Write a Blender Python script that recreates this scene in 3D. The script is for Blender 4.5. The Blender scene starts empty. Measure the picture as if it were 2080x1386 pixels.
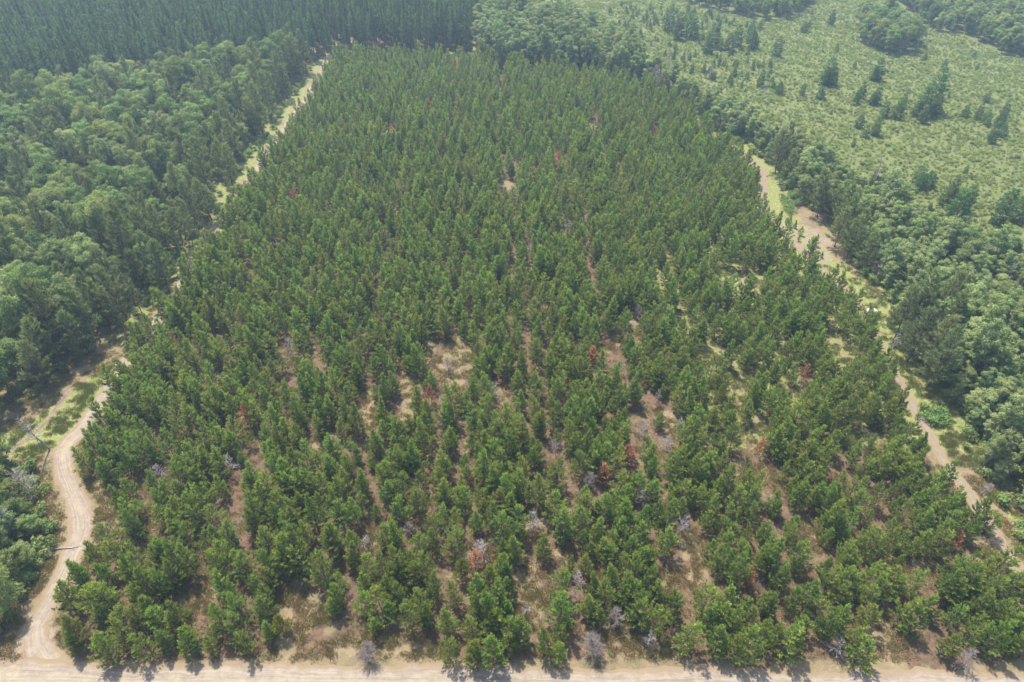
import bpy, math, random
import numpy as np
from mathutils import Vector, Matrix
R = math.radians
scene = bpy.context.scene
col = scene.collection

# ------------------------------------------------------------------ camera, sky, sun, exposure
CAM_H, PITCH, FPX, CX, CY = 80.0, R(39.5), 1340.0, 1040.0, 693.0
cam_d = bpy.data.cameras.new('camera'); cam = bpy.data.objects.new('camera', cam_d); col.objects.link(cam)
cam.location = (0, 0, CAM_H); cam.rotation_euler = (R(90) - PITCH, 0, 0)
cam_d.sensor_width = 36; cam_d.lens = 36 * FPX / 2080; cam_d.clip_start = 0.5; cam_d.clip_end = 6000
scene.camera = cam

SUN_EL, SUN_AZ = R(62), R(-28)          # azimuth from +Y towards +X
world = bpy.data.worlds.new('World'); scene.world = world; world.use_nodes = True
wn = world.node_tree.nodes; bg = wn['Background']
sky = wn.new('ShaderNodeTexSky'); sky.sky_type = 'NISHITA'; sky.sun_disc = False
sky.sun_elevation = SUN_EL; sky.sun_rotation = SUN_AZ; sky.dust_density = 2.0; sky.air_density = 1.0
world.node_tree.links.new(sky.outputs[0], bg.inputs[0]); bg.inputs[1].default_value = 0.15
sun_d = bpy.data.lights.new('sun', 'SUN'); sun_d.energy = 4.2; sun_d.angle = R(1.0); sun_d.color = (1, .94, .86)
sun = bpy.data.objects.new('sun', sun_d); col.objects.link(sun)
sdir = Vector((math.sin(SUN_AZ) * math.cos(SUN_EL), math.cos(SUN_AZ) * math.cos(SUN_EL), math.sin(SUN_EL)))
sun.rotation_euler = sdir.to_track_quat('Z', 'Y').to_euler(); sun.location = sdir * 200
scene.view_settings.view_transform = 'Standard'; scene.view_settings.look = 'None'
scene.view_settings.exposure = 1.05; scene.view_settings.gamma = 1
cy = scene.cycles
cy.max_bounces = 5; cy.diffuse_bounces = 3; cy.glossy_bounces = 1; cy.transmission_bounces = 3
cy.volume_bounces = 0; cy.transparent_max_bounces = 4; cy.caustics_reflective = False; cy.caustics_refractive = False
cy.use_denoising = True

try: cy.denoiser = 'OPENIMAGEDENOISE'; cy.denoising_input_passes = 'RGB_ALBEDO_NORMAL'; cy.denoising_prefilter = 'ACCURATE'
except Exception: pass

# ------------------------------------------------------------------ helpers
rng = np.random.default_rng(11)
random.seed(5)

def at(px, py):
    """ground point seen at a point of the photograph (used to survey the site)"""
    u = (np.asarray(px, float) - CX) / FPX; v = (CY - np.asarray(py, float)) / FPX
    t = CAM_H / (math.sin(PITCH) - v * math.cos(PITCH))
    return np.stack([u * t, t * (math.cos(PITCH) + v * math.sin(PITCH))], -1)

def pix(P):
    P = np.asarray(P, float); d = P - np.array([0, 0, CAM_H])
    z = d[..., 1] * math.cos(PITCH) - d[..., 2] * math.sin(PITCH)
    y = d[..., 1] * math.sin(PITCH) + d[..., 2] * math.cos(PITCH)
    z = np.maximum(z, .1)
    return CX + FPX * d[..., 0] / z, CY - FPX * y / z

def gh(x, y):
    return .35 * np.sin(x / 37 + 1) * np.cos(y / 45) + .2 * np.sin(x / 17) * np.sin(y / 23 + 2)

_nk = [(rng.uniform(0, 2 * math.pi, 6), rng.uniform(0, 2 * math.pi, 6), rng.uniform(.6, 1.6, 6)) for _ in range(8)]
def noise(x, y, size, k=0):
    a, ph, f = _nk[k]; s = 0
    for i in range(6):
        s = s + np.sin((x * np.cos(a[i]) + y * np.sin(a[i])) * f[i] * 2 * math.pi / size + ph[i] + 1.7 * np.sin((x * np.sin(a[i]) - y * np.cos(a[i])) * 3.1 / size + ph[i] * 2))
    return s / 6 * 1.7

def inside(pts, poly):
    x, y = pts[..., 0], pts[..., 1]; r = np.zeros(x.shape, bool); n = len(poly)
    for i in range(n):
        x1, y1 = poly[i]; x2, y2 = poly[(i + 1) % n]
        c = ((y1 > y) != (y2 > y)) & (x < (x2 - x1) * (y - y1) / ((y2 - y1) if y2 != y1 else 1e-9) + x1)
        r ^= c
    return r

def P(*a): return at([p[0] for p in a], [p[1] for p in a])

def dist_line(pts, line):
    d = np.full(pts.shape[:-1], 1e9); side = np.zeros(pts.shape[:-1])
    for a, b in zip(line[:-1], line[1:]):
        ab = b - a; t = np.clip(((pts - a) @ ab) / (ab @ ab), 0, 1)
        q = a + t[..., None] * ab; dd = np.hypot(*(np.moveaxis(pts - q, -1, 0)))
        s = ab[0] * (pts[..., 1] - a[1]) - ab[1] * (pts[..., 0] - a[0])
        m = dd < d; d = np.where(m, dd, d); side = np.where(m, s, side)
    return d, side

def tag(o, label=None, cat=None, group=None, kind=None):
    if label: o['label'] = label
    if cat: o['category'] = cat
    if group: o['group'] = group
    if kind: o['kind'] = kind
    return o

# ------------------------------------------------------------------ materials
def N(t, typ, **kw):
    n = t.nodes.new(typ)
    for k, v in kw.items(): setattr(n, k, v)
    return n
def mixc(t, f, a, b, mode='MIX'):
    m = N(t, 'ShaderNodeMix', data_type='RGBA', blend_type=mode)
    for s, v in ((m.inputs[0], f), (m.inputs[6], a), (m.inputs[7], b)):
        if isinstance(v, bpy.types.NodeSocket): t.links.new(v, s)
        elif isinstance(v, (int, float)): s.default_value = v
        else: s.default_value = (*v, 1)
    return m.outputs[2]
def ramp(t, f, lo, hi):
    m = N(t, 'ShaderNodeMapRange'); m.interpolation_type = 'SMOOTHSTEP'
    t.links.new(f, m.inputs[0]); m.inputs[1].default_value = lo; m.inputs[2].default_value = hi
    return m.outputs[0]
def math_(t, op, a, b=0.0):
    m = N(t, 'ShaderNodeMath', operation=op)
    for s, v in ((m.inputs[0], a), (m.inputs[1], b)):
        if isinstance(v, bpy.types.NodeSocket): t.links.new(v, s)
        else: s.default_value = v
    return m.outputs[0]
def noise_n(t, scale, detail=3, vec=None, rough=.55):
    n = N(t, 'ShaderNodeTexNoise'); n.inputs['Scale'].default_value = scale; n.inputs['Detail'].default_value = detail
    n.inputs['Roughness'].default_value = rough
    if vec is None:
        g = N(t, 'ShaderNodeNewGeometry'); vec = g.outputs['Position']
    t.links.new(vec, n.inputs['Vector']); return n.outputs[0]

def foliage(name, c1, c2, c3, trans=.35, hue=.03, val=.35):
    """c1 common leaf colour, c2 lighter shoots, c3 the tree-to-tree extreme; each leaf also carries its own value 'lv'"""
    m = bpy.data.materials.new(name); m.use_nodes = True; t = m.node_tree; t.nodes.clear()
    out = N(t, 'ShaderNodeOutputMaterial')
    lv = N(t, 'ShaderNodeAttribute', attribute_name='lv')
    oi = N(t, 'ShaderNodeObjectInfo')
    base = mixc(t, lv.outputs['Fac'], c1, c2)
    r2 = math_(t, 'FRACT', math_(t, 'MULTIPLY', oi.outputs['Random'], 17.31))
    base = mixc(t, math_(t, 'POWER', r2, 2.4), base, mixc(t, lv.outputs['Fac'], c3, tuple(x * 1.25 for x in c3)))
    hs = N(t, 'ShaderNodeHueSaturation')
    t.links.new(math_(t, 'ADD', math_(t, 'MULTIPLY', oi.outputs['Random'], 2 * hue), .5 - hue), hs.inputs['Hue'])
    r3 = math_(t, 'FRACT', math_(t, 'MULTIPLY', oi.outputs['Random'], 5.77))
    t.links.new(math_(t, 'ADD', math_(t, 'MULTIPLY', r3, val), 1 - val / 2), hs.inputs['Value'])
    t.links.new(base, hs.inputs['Color'])
    d = N(t, 'ShaderNodeBsdfDiffuse'); tr = N(t, 'ShaderNodeBsdfTranslucent'); mx = N(t, 'ShaderNodeMixShader')
    t.links.new(hs.outputs[0], d.inputs[0])
    t.links.new(mixc(t, 1.0, hs.outputs[0], (1.0, 1.05, .6), 'MULTIPLY'), tr.inputs[0])
    mx.inputs[0].default_value = trans
    t.links.new(d.outputs[0], mx.inputs[1]); t.links.new(tr.outputs[0], mx.inputs[2])
    t.links.new(mx.outputs[0], out.inputs[0])
    return m

def plain(name, c1, c2, scale=6, rough=.85):
    m = bpy.data.materials.new(name); m.use_nodes = True; t = m.node_tree; b = t.nodes['Principled BSDF']
    oc = N(t, 'ShaderNodeTexCoord')
    t.links.new(mixc(t, ramp(t, noise_n(t, scale, 4, oc.outputs['Object']), .35, .65), c1, c2), b.inputs['Base Color'])
    b.inputs['Roughness'].default_value = rough; b.inputs['Specular IOR Level'].default_value = .2
    return m

M = {}
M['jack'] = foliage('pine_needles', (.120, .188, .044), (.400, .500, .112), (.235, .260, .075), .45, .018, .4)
M['mature'] = foliage('mature_pine_needles', (.120, .155, .062), (.285, .340, .140), (.190, .205, .105), .42, .02, .4)
M['red'] = foliage('red_pine_needles', (.075, .125, .062), (.240, .345, .155), (.125, .175, .090), .42, .015, .5)
M['spruce'] = foliage('spruce_needles', (.085, .140, .055), (.200, .285, .115), (.160, .220, .085), .4)
M['oak'] = foliage('broad_leaves', (.115, .180, .062), (.305, .400, .140), (.275, .310, .115), .45, .02, .5)
M['aspen'] = foliage('aspen_leaves', (.160, .225, .085), (.360, .435, .180), (.300, .340, .165), .5, .015, .45)
M['shrub'] = foliage('shrub_leaves', (.200, .250, .070), (.360, .415, .135), (.265, .305, .092), .45, .012, .3)
M['fern'] = foliage('bright_leaves', (.14, .24, .06), (.22, .33, .10), (.16, .24, .08), .35)
M['yellow'] = foliage('yellowing_needles', (.17, .19, .03), (.26, .26, .05), (.2, .2, .04), .35)
M['rust'] = foliage('rusty_needles', (.46, .19, .10), (.66, .31, .18), (.38, .20, .13), .3, .01, .3)
M['fade'] = foliage('faded_twigs', (.34, .27, .25), (.50, .42, .39), (.32, .29, .28), .15, .01, .3)
M['drygrass'] = foliage('dry_grass_blades', (0.272, 0.184, 0.092), (0.400, 0.296, 0.160), (0.240, 0.200, 0.080), .3, .015, .3)
M['greengrass'] = foliage('green_grass_blades', (0.145, 0.170, 0.047), (0.281, 0.281, 0.102), (0.187, 0.204, 0.068), .35, .02, .3)
M['bark'] = plain('pine_bark', (.07, .05, .04), (.14, .10, .08), 4)
M['paleb'] = plain('aspen_bark', (.22, .20, .17), (.40, .38, .33), 3)
M['greyb'] = plain('oak_bark', (.09, .08, .065), (.16, .14, .12), 4)
M['dead'] = plain('weathered_dead_wood', (.25, .225, .215), (.43, .395, .38), 3)
M['white'] = plain('white_blind_panel', (.70, .70, .70), (.82, .82, .82), 3, .6)
M['shade_grey'] = plain('shaded_blind_panel', (.16, .17, .20), (.22, .23, .27), 3, .7)  # grey-blue puts the shade on the blind's front face into its colour
M['dark'] = plain('dark_interior_shade', (.01, .01, .01), (.02, .02, .02), 3)  # near-black floor colour stands in for shade inside the open box
M['post'] = plain('wooden_post', (.18, .14, .10), (.28, .22, .17), 5)

# ------------------------------------------------------------------ mesh builder
class MB:
    def __init__(s): s.v = []; s.q = []; s.m = []; s.lv = []; s.n = 0
    def leaves(s, c, ax, side, L, W, lv, mat=0):
        """diamond blades: centre c, long axis ax, width axis side (arrays)"""
        c = np.asarray(c); n = len(c)
        ax = ax / np.linalg.norm(ax, axis=1, keepdims=True)
        nr = np.cross(ax, side); side = np.cross(nr, ax); side /= np.maximum(np.linalg.norm(side, axis=1, keepdims=True), 1e-6)
        L = np.broadcast_to(L, n)[:, None] / 2; W = np.broadcast_to(W, n)[:, None] / 2
        v = np.stack([c - ax * L, c + side * W, c + ax * L, c - side * W], 1).reshape(-1, 3)
        s.v.append(v); s.q.append(np.arange(4 * n).reshape(n, 4) + s.n); s.n += 4 * n
        s.m.append(np.full(n, mat)); s.lv.append(np.broadcast_to(lv, n).astype(float))
    def tube(s, pts, rad, k=5, mat=0, lv=.5):
        pts = np.asarray(pts, float); rad = np.asarray(rad, float); n = len(pts)
        d = np.gradient(pts, axis=0); d /= np.linalg.norm(d, axis=1, keepdims=True)
        ref = np.where(np.abs(d[:, 2:3]) > .9, [[1., 0, 0]], [[0., 0, 1]])
        a = np.cross(d, ref); a /= np.linalg.norm(a, axis=1, keepdims=True); b = np.cross(d, a)
        th = np.arange(k) * 2 * math.pi / k
        v = pts[:, None] + rad[:, None, None] * (np.cos(th)[None, :, None] * a[:, None] + np.sin(th)[None, :, None] * b[:, None])
        s.v.append(v.reshape(-1, 3)); q = []
        for i in range(n - 1):
            for j in range(k):
                q.append((i * k + j, i * k + (j + 1) % k, (i + 1) * k + (j + 1) % k, (i + 1) * k + j))
        s.q.append(np.array(q) + s.n); s.n += n * k; s.m.append(np.full(len(q), mat)); s.lv.append(np.full(len(q), lv))
    def box(s, c, size, mat=0):
        c = np.array(c); h = np.array(size) / 2
        v = np.array([[x, y, z] for x in (-1, 1) for y in (-1, 1) for z in (-1, 1)]) * h + c
        q = np.array([(0, 1, 3, 2), (4, 6, 7, 5), (0, 4, 5, 1), (2, 3, 7, 6), (0, 2, 6, 4), (1, 5, 7, 3)])
        s.v.append(v); s.q.append(q + s.n); s.n += 8; s.m.append(np.full(6, mat)); s.lv.append(np.full(6, .5))
    def mesh(s, name, mats):
        v = np.concatenate(s.v); q = np.concatenate(s.q)
        me = bpy.data.meshes.new(name); me.vertices.add(len(v)); me.vertices.foreach_set('co', v.ravel())
        me.loops.add(q.size); me.loops.foreach_set('vertex_index', q.ravel().astype(np.int32))
        me.polygons.add(len(q)); me.polygons.foreach_set('loop_start', np.arange(len(q), dtype=np.int32) * 4)
        me.polygons.foreach_set('loop_total', np.full(len(q), 4, np.int32))
        me.polygons.foreach_set('material_index', np.concatenate(s.m).astype(np.int32))
        a = me.attributes.new('lv', 'FLOAT', 'FACE'); a.data.foreach_set('value', np.concatenate(s.lv).astype(np.float32))
        for m in mats: me.materials.append(m)
        me.update(calc_edges=True); return me

def unit(v): return v / np.maximum(np.linalg.norm(v, axis=-1, keepdims=True), 1e-9)
def rdir(n): return unit(rng.normal(size=(n, 3)))

def tufts(mb, c, ax, L, bl, bw, nb, lvbase):
    """needle-covered shoots: at each c a shoot along ax of length L carrying nb blades"""
    n = len(c); t = rng.uniform(-.1, 1.0, (n, nb)); t[:, 0] = .95
    r = rdir(n * nb).reshape(n, nb, 3)
    r = unit(r - (r * ax[:, None]).sum(-1, keepdims=True) * ax[:, None])
    d = unit(ax[:, None] * rng.uniform(.7, 1.3, (n, nb, 1)) + r * rng.uniform(.3, .8, (n, nb, 1)))
    cc = c[:, None] + ax[:, None] * (t * L[:, None])[..., None] + d * bl * .45
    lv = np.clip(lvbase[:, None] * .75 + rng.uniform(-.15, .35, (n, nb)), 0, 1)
    s = rdir(n * nb)
    mb.leaves(cc.reshape(-1, 3), d.reshape(-1, 3), s, bl * rng.uniform(.8, 1.25, n * nb), bw * rng.uniform(.8, 1.2, n * nb), lv.ravel())

def conifer(h, rad, z0, nwh, nbr, shoots, bl, bw, nb, shape=.8, up0=15, up1=55, gap=.1, droop=0, lean=0, bark='bark', leaf='jack', tr=.07, dens_tip=.5, stubs=0):
    """returns [(part name, mesh)...]: whorled branches with upturned tips round a tapered trunk"""
    cr, tk = MB(), MB()
    la = rng.uniform(0, 2 * math.pi); tz = np.linspace(0, h * .97, 7)
    bend = lean * (tz / h) ** 2 * h
    tp = np.stack([bend * np.cos(la), bend * np.sin(la), tz], 1) + np.concatenate([[[0, 0, 0]], rng.normal(0, .012 * h, (6, 3)) * [1, 1, 0]])
    tk.tube(tp, np.linspace(tr * 1.0, .015, 7) * h * .12 + .01, 6)
    def trunk(z): return np.array([np.interp(z, tz, tp[:, i]) for i in range(3)])
    zs = np.linspace(z0, h * .97, nwh) + rng.normal(0, .1 * (h - z0) / nwh, nwh)
    side_f = rng.uniform(.75, 1.2, 8)
    C, A, LV = [], [], []
    for z in zs:
        f = np.clip((z - z0) / (h - z0), 0, 1)
        r = rad * min(1.0, 1.25 * (1.02 - f)) ** shape * (.72 + .28 * min(1, f * 5)) + .12
        k = max(3, int(round(nbr * rng.uniform(.75, 1.2) * (1 - .35 * f)))); a0 = rng.uniform(0, 6.3)
        for j in range(k):
            if rng.uniform() < gap: continue
            a = a0 + j * 2 * math.pi / k + rng.normal(0, .25)
            L = r * rng.uniform(.72, 1.22) * side_f[int(a / 6.2832 * 8) % 8]
            e0 = R(up0 + (up1 - up0) * f + rng.normal(0, 6)); e1 = e0 + R(25 - droop)
            s = np.linspace(0, 1, 5)[:, None]; el = e0 + (e1 - e0) * s[:, 0]
            d = np.stack([np.cos(a) * np.cos(el), np.sin(a) * np.cos(el), np.sin(el)], 1)
            p = trunk(z) + np.concatenate([[[0, 0, 0]], np.cumsum(d[:-1], 0)]) * L / 4
            tk.tube(p, np.linspace(.03, .008, 5) * h * .12 + .006, 3)
            ns = max(2, int(round(shoots * L / rad)))
            u = 1 - (1 - rng.uniform(.0, 1, ns)) * (.25 + dens_tip * .9); u = np.append(np.clip(u, .12, 1), 1.)
            pp = np.stack([np.interp(u, s[:, 0], p[:, i]) for i in range(3)], 1)
            dd = np.stack([np.interp(u, s[:, 0], d[:, i]) for i in range(3)], 1)
            lat = np.cross(dd, [0, 0, 1.]); sg = rng.choice([-1, 1], len(u))[:, None]
            off = sg * lat * rng.uniform(.25, .85, (len(u), 1)); off[-1] *= .1
            ax = unit(dd * .9 + off + np.array([0, 0, .35 - droop * .012]) + rng.normal(0, .15, (len(u), 3)))
            pp = pp + lat * sg * rng.uniform(0, .13, (len(u), 1)) * L
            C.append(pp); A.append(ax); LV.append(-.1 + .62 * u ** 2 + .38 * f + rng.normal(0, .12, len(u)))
    for _ in range(stubs):
        z = rng.uniform(h * .12, z0); a = rng.uniform(0, 6.3); L = rad * rng.uniform(.3, .8)
        p = trunk(z); e = rng.uniform(-.2, .25)
        tk.tube([p, p + np.array([math.cos(a), math.sin(a), e]) * L], [.03, .012], 3)
    top = trunk(h * .95); nt = 5
    C.append(np.tile(top, (nt, 1)) + rng.normal(0, .05 * rad, (nt, 3))); A.append(unit(rng.normal(0, .35, (nt, 3)) + [0, 0, 1.1])); LV.append(np.full(nt, .9))
    C = np.concatenate(C); A = np.concatenate(A); LV = np.clip(np.concatenate(LV), 0, 1)
    tufts(cr, C, A, np.full(len(C), bl * 1.0), bl, bw, nb, LV)
    return [('crown', cr.mesh('crown', [M[leaf]])), ('trunk', tk.mesh('trunk', [M[bark]]))]

def broadleaf(h, rad, z0, nclump, rc, nleaf, ls, leaf='oak', bark='greyb', top=1.0, tr=.14, stems=1, hollow=.55, bare=0):
    cr, tk = MB(), MB()
    n = nclump; d = rdir(n); d[:, 2] = d[:, 2] * .9 + .18; d = unit(d)
    rr = rng.uniform(hollow, 1, n) ** .6
    cz = (z0 + h) / 2; hz = (h - z0) / 2
    w = 1 + .28 * np.sin(np.arctan2(d[:, 1], d[:, 0]) * 2 + rng.uniform(0, 6)) + rng.normal(0, .1, n)
    c = d * rr[:, None] * np.stack([rad * w, rad * w, np.full(n, hz * top)], 1) + [0, 0, cz]
    rcs = rc * rng.uniform(.65, 1.35, n)
    for i in range(n):
        k = int(nleaf * (rcs[i] / rc) ** 2)
        dd = rdir(k); dd[:, 2] = np.where(dd[:, 2] < -.35, -dd[:, 2], dd[:, 2])
        bump = 1 + .25 * np.sin(dd[:, 0] * 5 + i) * np.sin(dd[:, 1] * 5 + 2 * i)
        p = c[i] + dd * (rcs[i] * bump * rng.uniform(.55, 1.1, k))[:, None] * [1, 1, .75]
        nrm = unit(dd + rng.normal(0, .55, (k, 3)) + [0, 0, .35])
        ax = unit(np.cross(nrm, rdir(k)))
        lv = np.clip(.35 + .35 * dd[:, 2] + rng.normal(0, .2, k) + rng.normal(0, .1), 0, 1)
        cr.leaves(p, ax, np.cross(nrm, ax), ls * rng.uniform(.7, 1.3, k), ls * .75 * rng.uniform(.7, 1.3, k), lv)
    for s_ in range(stems):
        b = np.array([0, 0, 0.]) + (rng.normal(0, .12, 3) * [1, 1, 0] if stems > 1 else 0)
        mid = np.array([*(rng.normal(0, .06 * h, 2)), z0 + .2]); tp = np.array([*(rng.normal(0, .1 * h, 2)), h * .88])
        f = 1 / math.sqrt(stems)
        tk.tube([b, b * .5 + mid * .5, mid, mid * .45 + tp * .55, tp], np.array([1, .8, .65, .4, .1]) * tr * f, 6)
    for i in rng.permutation(n)[:min(n, 14)]:
        z = rng.uniform(z0 * .8, z0 + .35 * (h - z0)); a = np.array([0, 0, z])
        m = a * .5 + c[i] * .5 + [0, 0, .25]
        tk.tube([a, m, c[i]], [tr * .38, tr * .24, .02], 4)
    return [('crown', cr.mesh('crown', [M[leaf]])), ('trunk', tk.mesh('trunk', [M[bark]]))]

def bare_tree(h, rad, nwh, nbr, z0, sub=4, up=10, mat='dead', thick=1.0, tr=.06):
    br, tk = MB(), MB(); tz = np.linspace(0, h, 6)
    tp = np.stack([tz * 0, tz * 0, tz], 1) + np.concatenate([[[0, 0, 0]], rng.normal(0, .015 * h, (5, 3)) * [1, 1, 0]])
    tk.tube(tp, np.linspace(tr, .02, 6), 5)
    for z in np.linspace(z0, h * .97, nwh):
        f = (z - z0) / (h - z0)
        for j in range(nbr):
            a = rng.uniform(0, 6.28); L = rad * (1.15 - f * .8) * rng.uniform(.6, 1.2); e = R(up + 30 * f + rng.normal(0, 12))
            d = np.array([math.cos(a) * math.cos(e), math.sin(a) * math.cos(e), math.sin(e)])
            b0 = np.array([np.interp(z, tz, tp[:, i]) for i in range(3)])
            p = np.array([b0, b0 + d * L * .5 + [0, 0, -.03], b0 + d * L + [0, 0, .12 * L]])
            br.tube(p, np.array([.032, .022, .012]) * thick, 3)
            for _ in range(sub):
                u = rng.uniform(.3, 1); q = b0 + d * L * u; dd = unit(d + rng.normal(0, .6, 3)); l2 = L * rng.uniform(.2, .45)
                br.tube([q, q + dd * l2], [.018 * thick, .008 * thick], 3)
    return [('branches', br.mesh('branches', [M[mat]])), ('trunk', tk.mesh('trunk', [M['dead']]))]

def bush(r, h, n, ls, leaf, lumps=7):
    b = MB(); lc = np.concatenate([rng.uniform(-.6, .6, (lumps, 2)) * r, rng.uniform(.25, .62, (lumps, 1)) * h], 1)
    for i in range(lumps):
        k = n // lumps; dd = rdir(k); dd[:, 2] = np.abs(dd[:, 2]) * 1.0 - .2
        p = lc[i] + dd * rng.uniform(.6, 1.1, k)[:, None] * [r * .48, r * .48, h * .42]
        nrm = unit(dd + rng.normal(0, .5, (k, 3)) + [0, 0, .4]); ax = unit(np.cross(nrm, rdir(k)))
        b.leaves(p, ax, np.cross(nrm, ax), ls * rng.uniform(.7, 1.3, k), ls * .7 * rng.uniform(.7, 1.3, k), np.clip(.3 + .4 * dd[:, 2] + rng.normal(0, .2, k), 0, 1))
    st = MB()
    for i in range(lumps): st.tube([[0, 0, 0], lc[i] * [.5, .5, .6], lc[i]], [.03, .02, .01], 3)
    return [('foliage', b.mesh('foliage', [M[leaf]])), ('stem', st.mesh('stem', [M['greyb']]))]

def tuft_mesh(r, h, n, w, mat):
    b = MB(); a = rng.uniform(0, 6.28, n); q = r * np.sqrt(rng.uniform(0, 1, n)); hh = h * rng.uniform(.5, 1.1, n)
    base = np.stack([q * np.cos(a), q * np.sin(a), 0 * q], 1); d = unit(np.stack([rng.normal(0, .4, n), rng.normal(0, .4, n), np.ones(n)], 1))
    b.leaves(base + d * hh[:, None] * .5, d, rdir(n), hh, w * rng.uniform(.7, 1.3, n), rng.uniform(0, 1, n), 0)
    return b.mesh('grass_blades', [M[mat]])

# ------------------------------------------------------------------ survey of the site (ground outlines)
def smooth(line, step=.8):
    out = []; n = len(line)
    for i in range(n - 1):
        p0, p1, p2, p3 = line[max(i - 1, 0)], line[i], line[i + 1], line[min(i + 2, n - 1)]
        k = max(1, int(np.hypot(*(p2 - p1)) / step))
        for t in np.arange(k) / k:
            out.append(.5 * (2 * p1 + (p2 - p0) * t + (2 * p0 - 5 * p1 + 4 * p2 - p3) * t * t + (3 * p1 - p0 - 3 * p2 + p3) * t ** 3))
    out.append(line[-1]); return np.array(out)
left_road = smooth(P((140, 1372), (85, 1335), (68, 1285), (92, 1235), (126, 1170), (150, 1115), (164, 1062), (150, 1005), (128, 950), (128, 910), (170, 866), (202, 822), (240, 762), (292, 690), (345, 618), (398, 525), (418, 495), (458, 438), (528, 335), (548, 300), (598, 232), (632, 182), (656, 138), (672, 112), (690, 90)), 1.0)
road_bottom = smooth(P((-420, 1386), (-100, 1380), (60, 1378), (250, 1384), (500, 1386), (900, 1390), (1300, 1396), (1700, 1398), (2080, 1404), (2500, 1406)), 1.0)
right_road = smooth(P((2200, 1370), (2140, 1270), (2070, 1165), (2015, 1080), (1962, 998), (1915, 935), (1880, 872), (1835, 795), (1795, 720), (1768, 660), (1752, 625), (1722, 590), (1668, 545), (1612, 490), (1570, 440), (1550, 405), (1553, 375), (1548, 345), (1500, 310), (1462, 290)), 1.0)
trail = smooth(P((-60, 1010), (10, 925), (60, 885), (90, 860), (118, 822), (146, 790)), 1.0)
back_track = smooth(P((690, 112), (780, 122), (860, 126), (960, 120), (1000, 108)), 2.0)

plant_poly = P((122, 1300), (136, 1222), (192, 1130), (220, 1060), (204, 1000), (176, 940), (176, 905), (192, 866), (217, 832), (250, 772), (304, 690), (361, 618), (409, 535), (438, 500), (475, 442), (545, 340), (568, 305), (620, 235), (652, 185), (672, 134), (700, 122), (830, 128), (960, 130), (1000, 132), (1200, 158), (1330, 185), (1400, 235), (1448, 290), (1520, 345), (1536, 375), (1532, 410), (1556, 452), (1600, 505), (1655, 560), (1712, 608), (1742, 660), (1775, 722), (1812, 795), (1855, 872), (1892, 935), (1938, 1000), (1990, 1080), (2045, 1165), (2110, 1265), (2180, 1350), (2090, 1330), (2030, 1335), (2000, 1352), (1850, 1356), (1815, 1290), (1770, 1290), (1745, 1352), (1500, 1358), (1385, 1352), (1360, 1290), (1250, 1285), (1235, 1350), (1000, 1352), (880, 1345), (860, 1288), (670, 1290), (655, 1338), (565, 1335), (545, 1300), (500, 1345), (250, 1346), (185, 1340), (145, 1325))
hard_left = P((-700, 960), (-200, 900), (0, 855), (50, 830), (100, 788), (142, 745), (205, 708), (285, 640), (355, 575), (385, 505), (425, 455), (470, 405), (500, 345), (530, 305), (572, 238), (605, 190), (638, 140), (600, 132), (420, 158), (250, 190), (0, 245), (-300, 300), (-700, 380))
hard_corner = P((-700, 985), (-200, 945), (0, 940), (85, 945), (100, 985), (108, 1040), (112, 1100), (95, 1160), (60, 1210), (20, 1262), (-10, 1300), (-80, 1335), (-700, 1335))
red_poly = P((-900, 360), (-300, 290), (0, 232), (250, 178), (420, 150), (560, 128), (645, 126), (690, 104), (760, 108), (880, 112), (958, 108), (968, 60), (972, 10), (972, -60), (-900, -60))
strip_right = P((968, 104), (1000, 140), (1200, 152), (1330, 178), (1405, 226), (1460, 280), (1540, 335), (1572, 362), (1590, 395), (1640, 420), (1700, 450), (1715, 510), (1752, 560), (1795, 600), (1805, 650), (1835, 720), (1880, 770), (1925, 830), (1940, 880), (1975, 950), (2020, 1020), (2065, 1095), (2120, 1170), (2260, 1350), (3000, 1350), (2700, 900), (2420, 640), (2080, 545), (1960, 520), (1840, 445), (1740, 385), (1640, 330), (1520, 260), (1420, 205), (1330, 160), (1290, 125), (1230, 105), (1180, 85), (1110, 62), (1050, 32), (990, -60))
bog_poly = P((1050, -60), (1100, 20), (1180, 62), (1290, 125), (1420, 205), (1520, 260), (1640, 330), (1740, 385), (1840, 445), (1960, 520), (2080, 545), (2420, 640), (3000, 640), (3200, -60))
far_wood = P((1395, 12), (1460, 22), (1530, 42), (1600, 38), (1640, 22), (1650, -60), (1350, -60))
right_wood = P((1830, 22), (1880, 55), (1960, 75), (2030, 108), (2120, 130), (2600, 190), (3000, 150), (3000, -60), (1800, -60))
island_wood = P((1745, 85), (1790, 108), (1850, 112), (1866, 92), (1850, 68), (1790, 40), (1740, 42))
clear_poly = P((-300, 905), (0, 880), (70, 850), (150, 785), (240, 735), (262, 745), (230, 800), (150, 880), (100, 925), (0, 935), (-300, 950))
sand_patch = P((1580, 432), (1620, 452), (1672, 468), (1690, 480), (1698, 510), (1695, 540), (1655, 532), (1622, 505), (1590, 470))
meadow_field = P((1000, -60), (1060, 20), (1110, 48), (1200, 46), (1185, 26), (1150, 8), (1170, -60))

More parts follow.
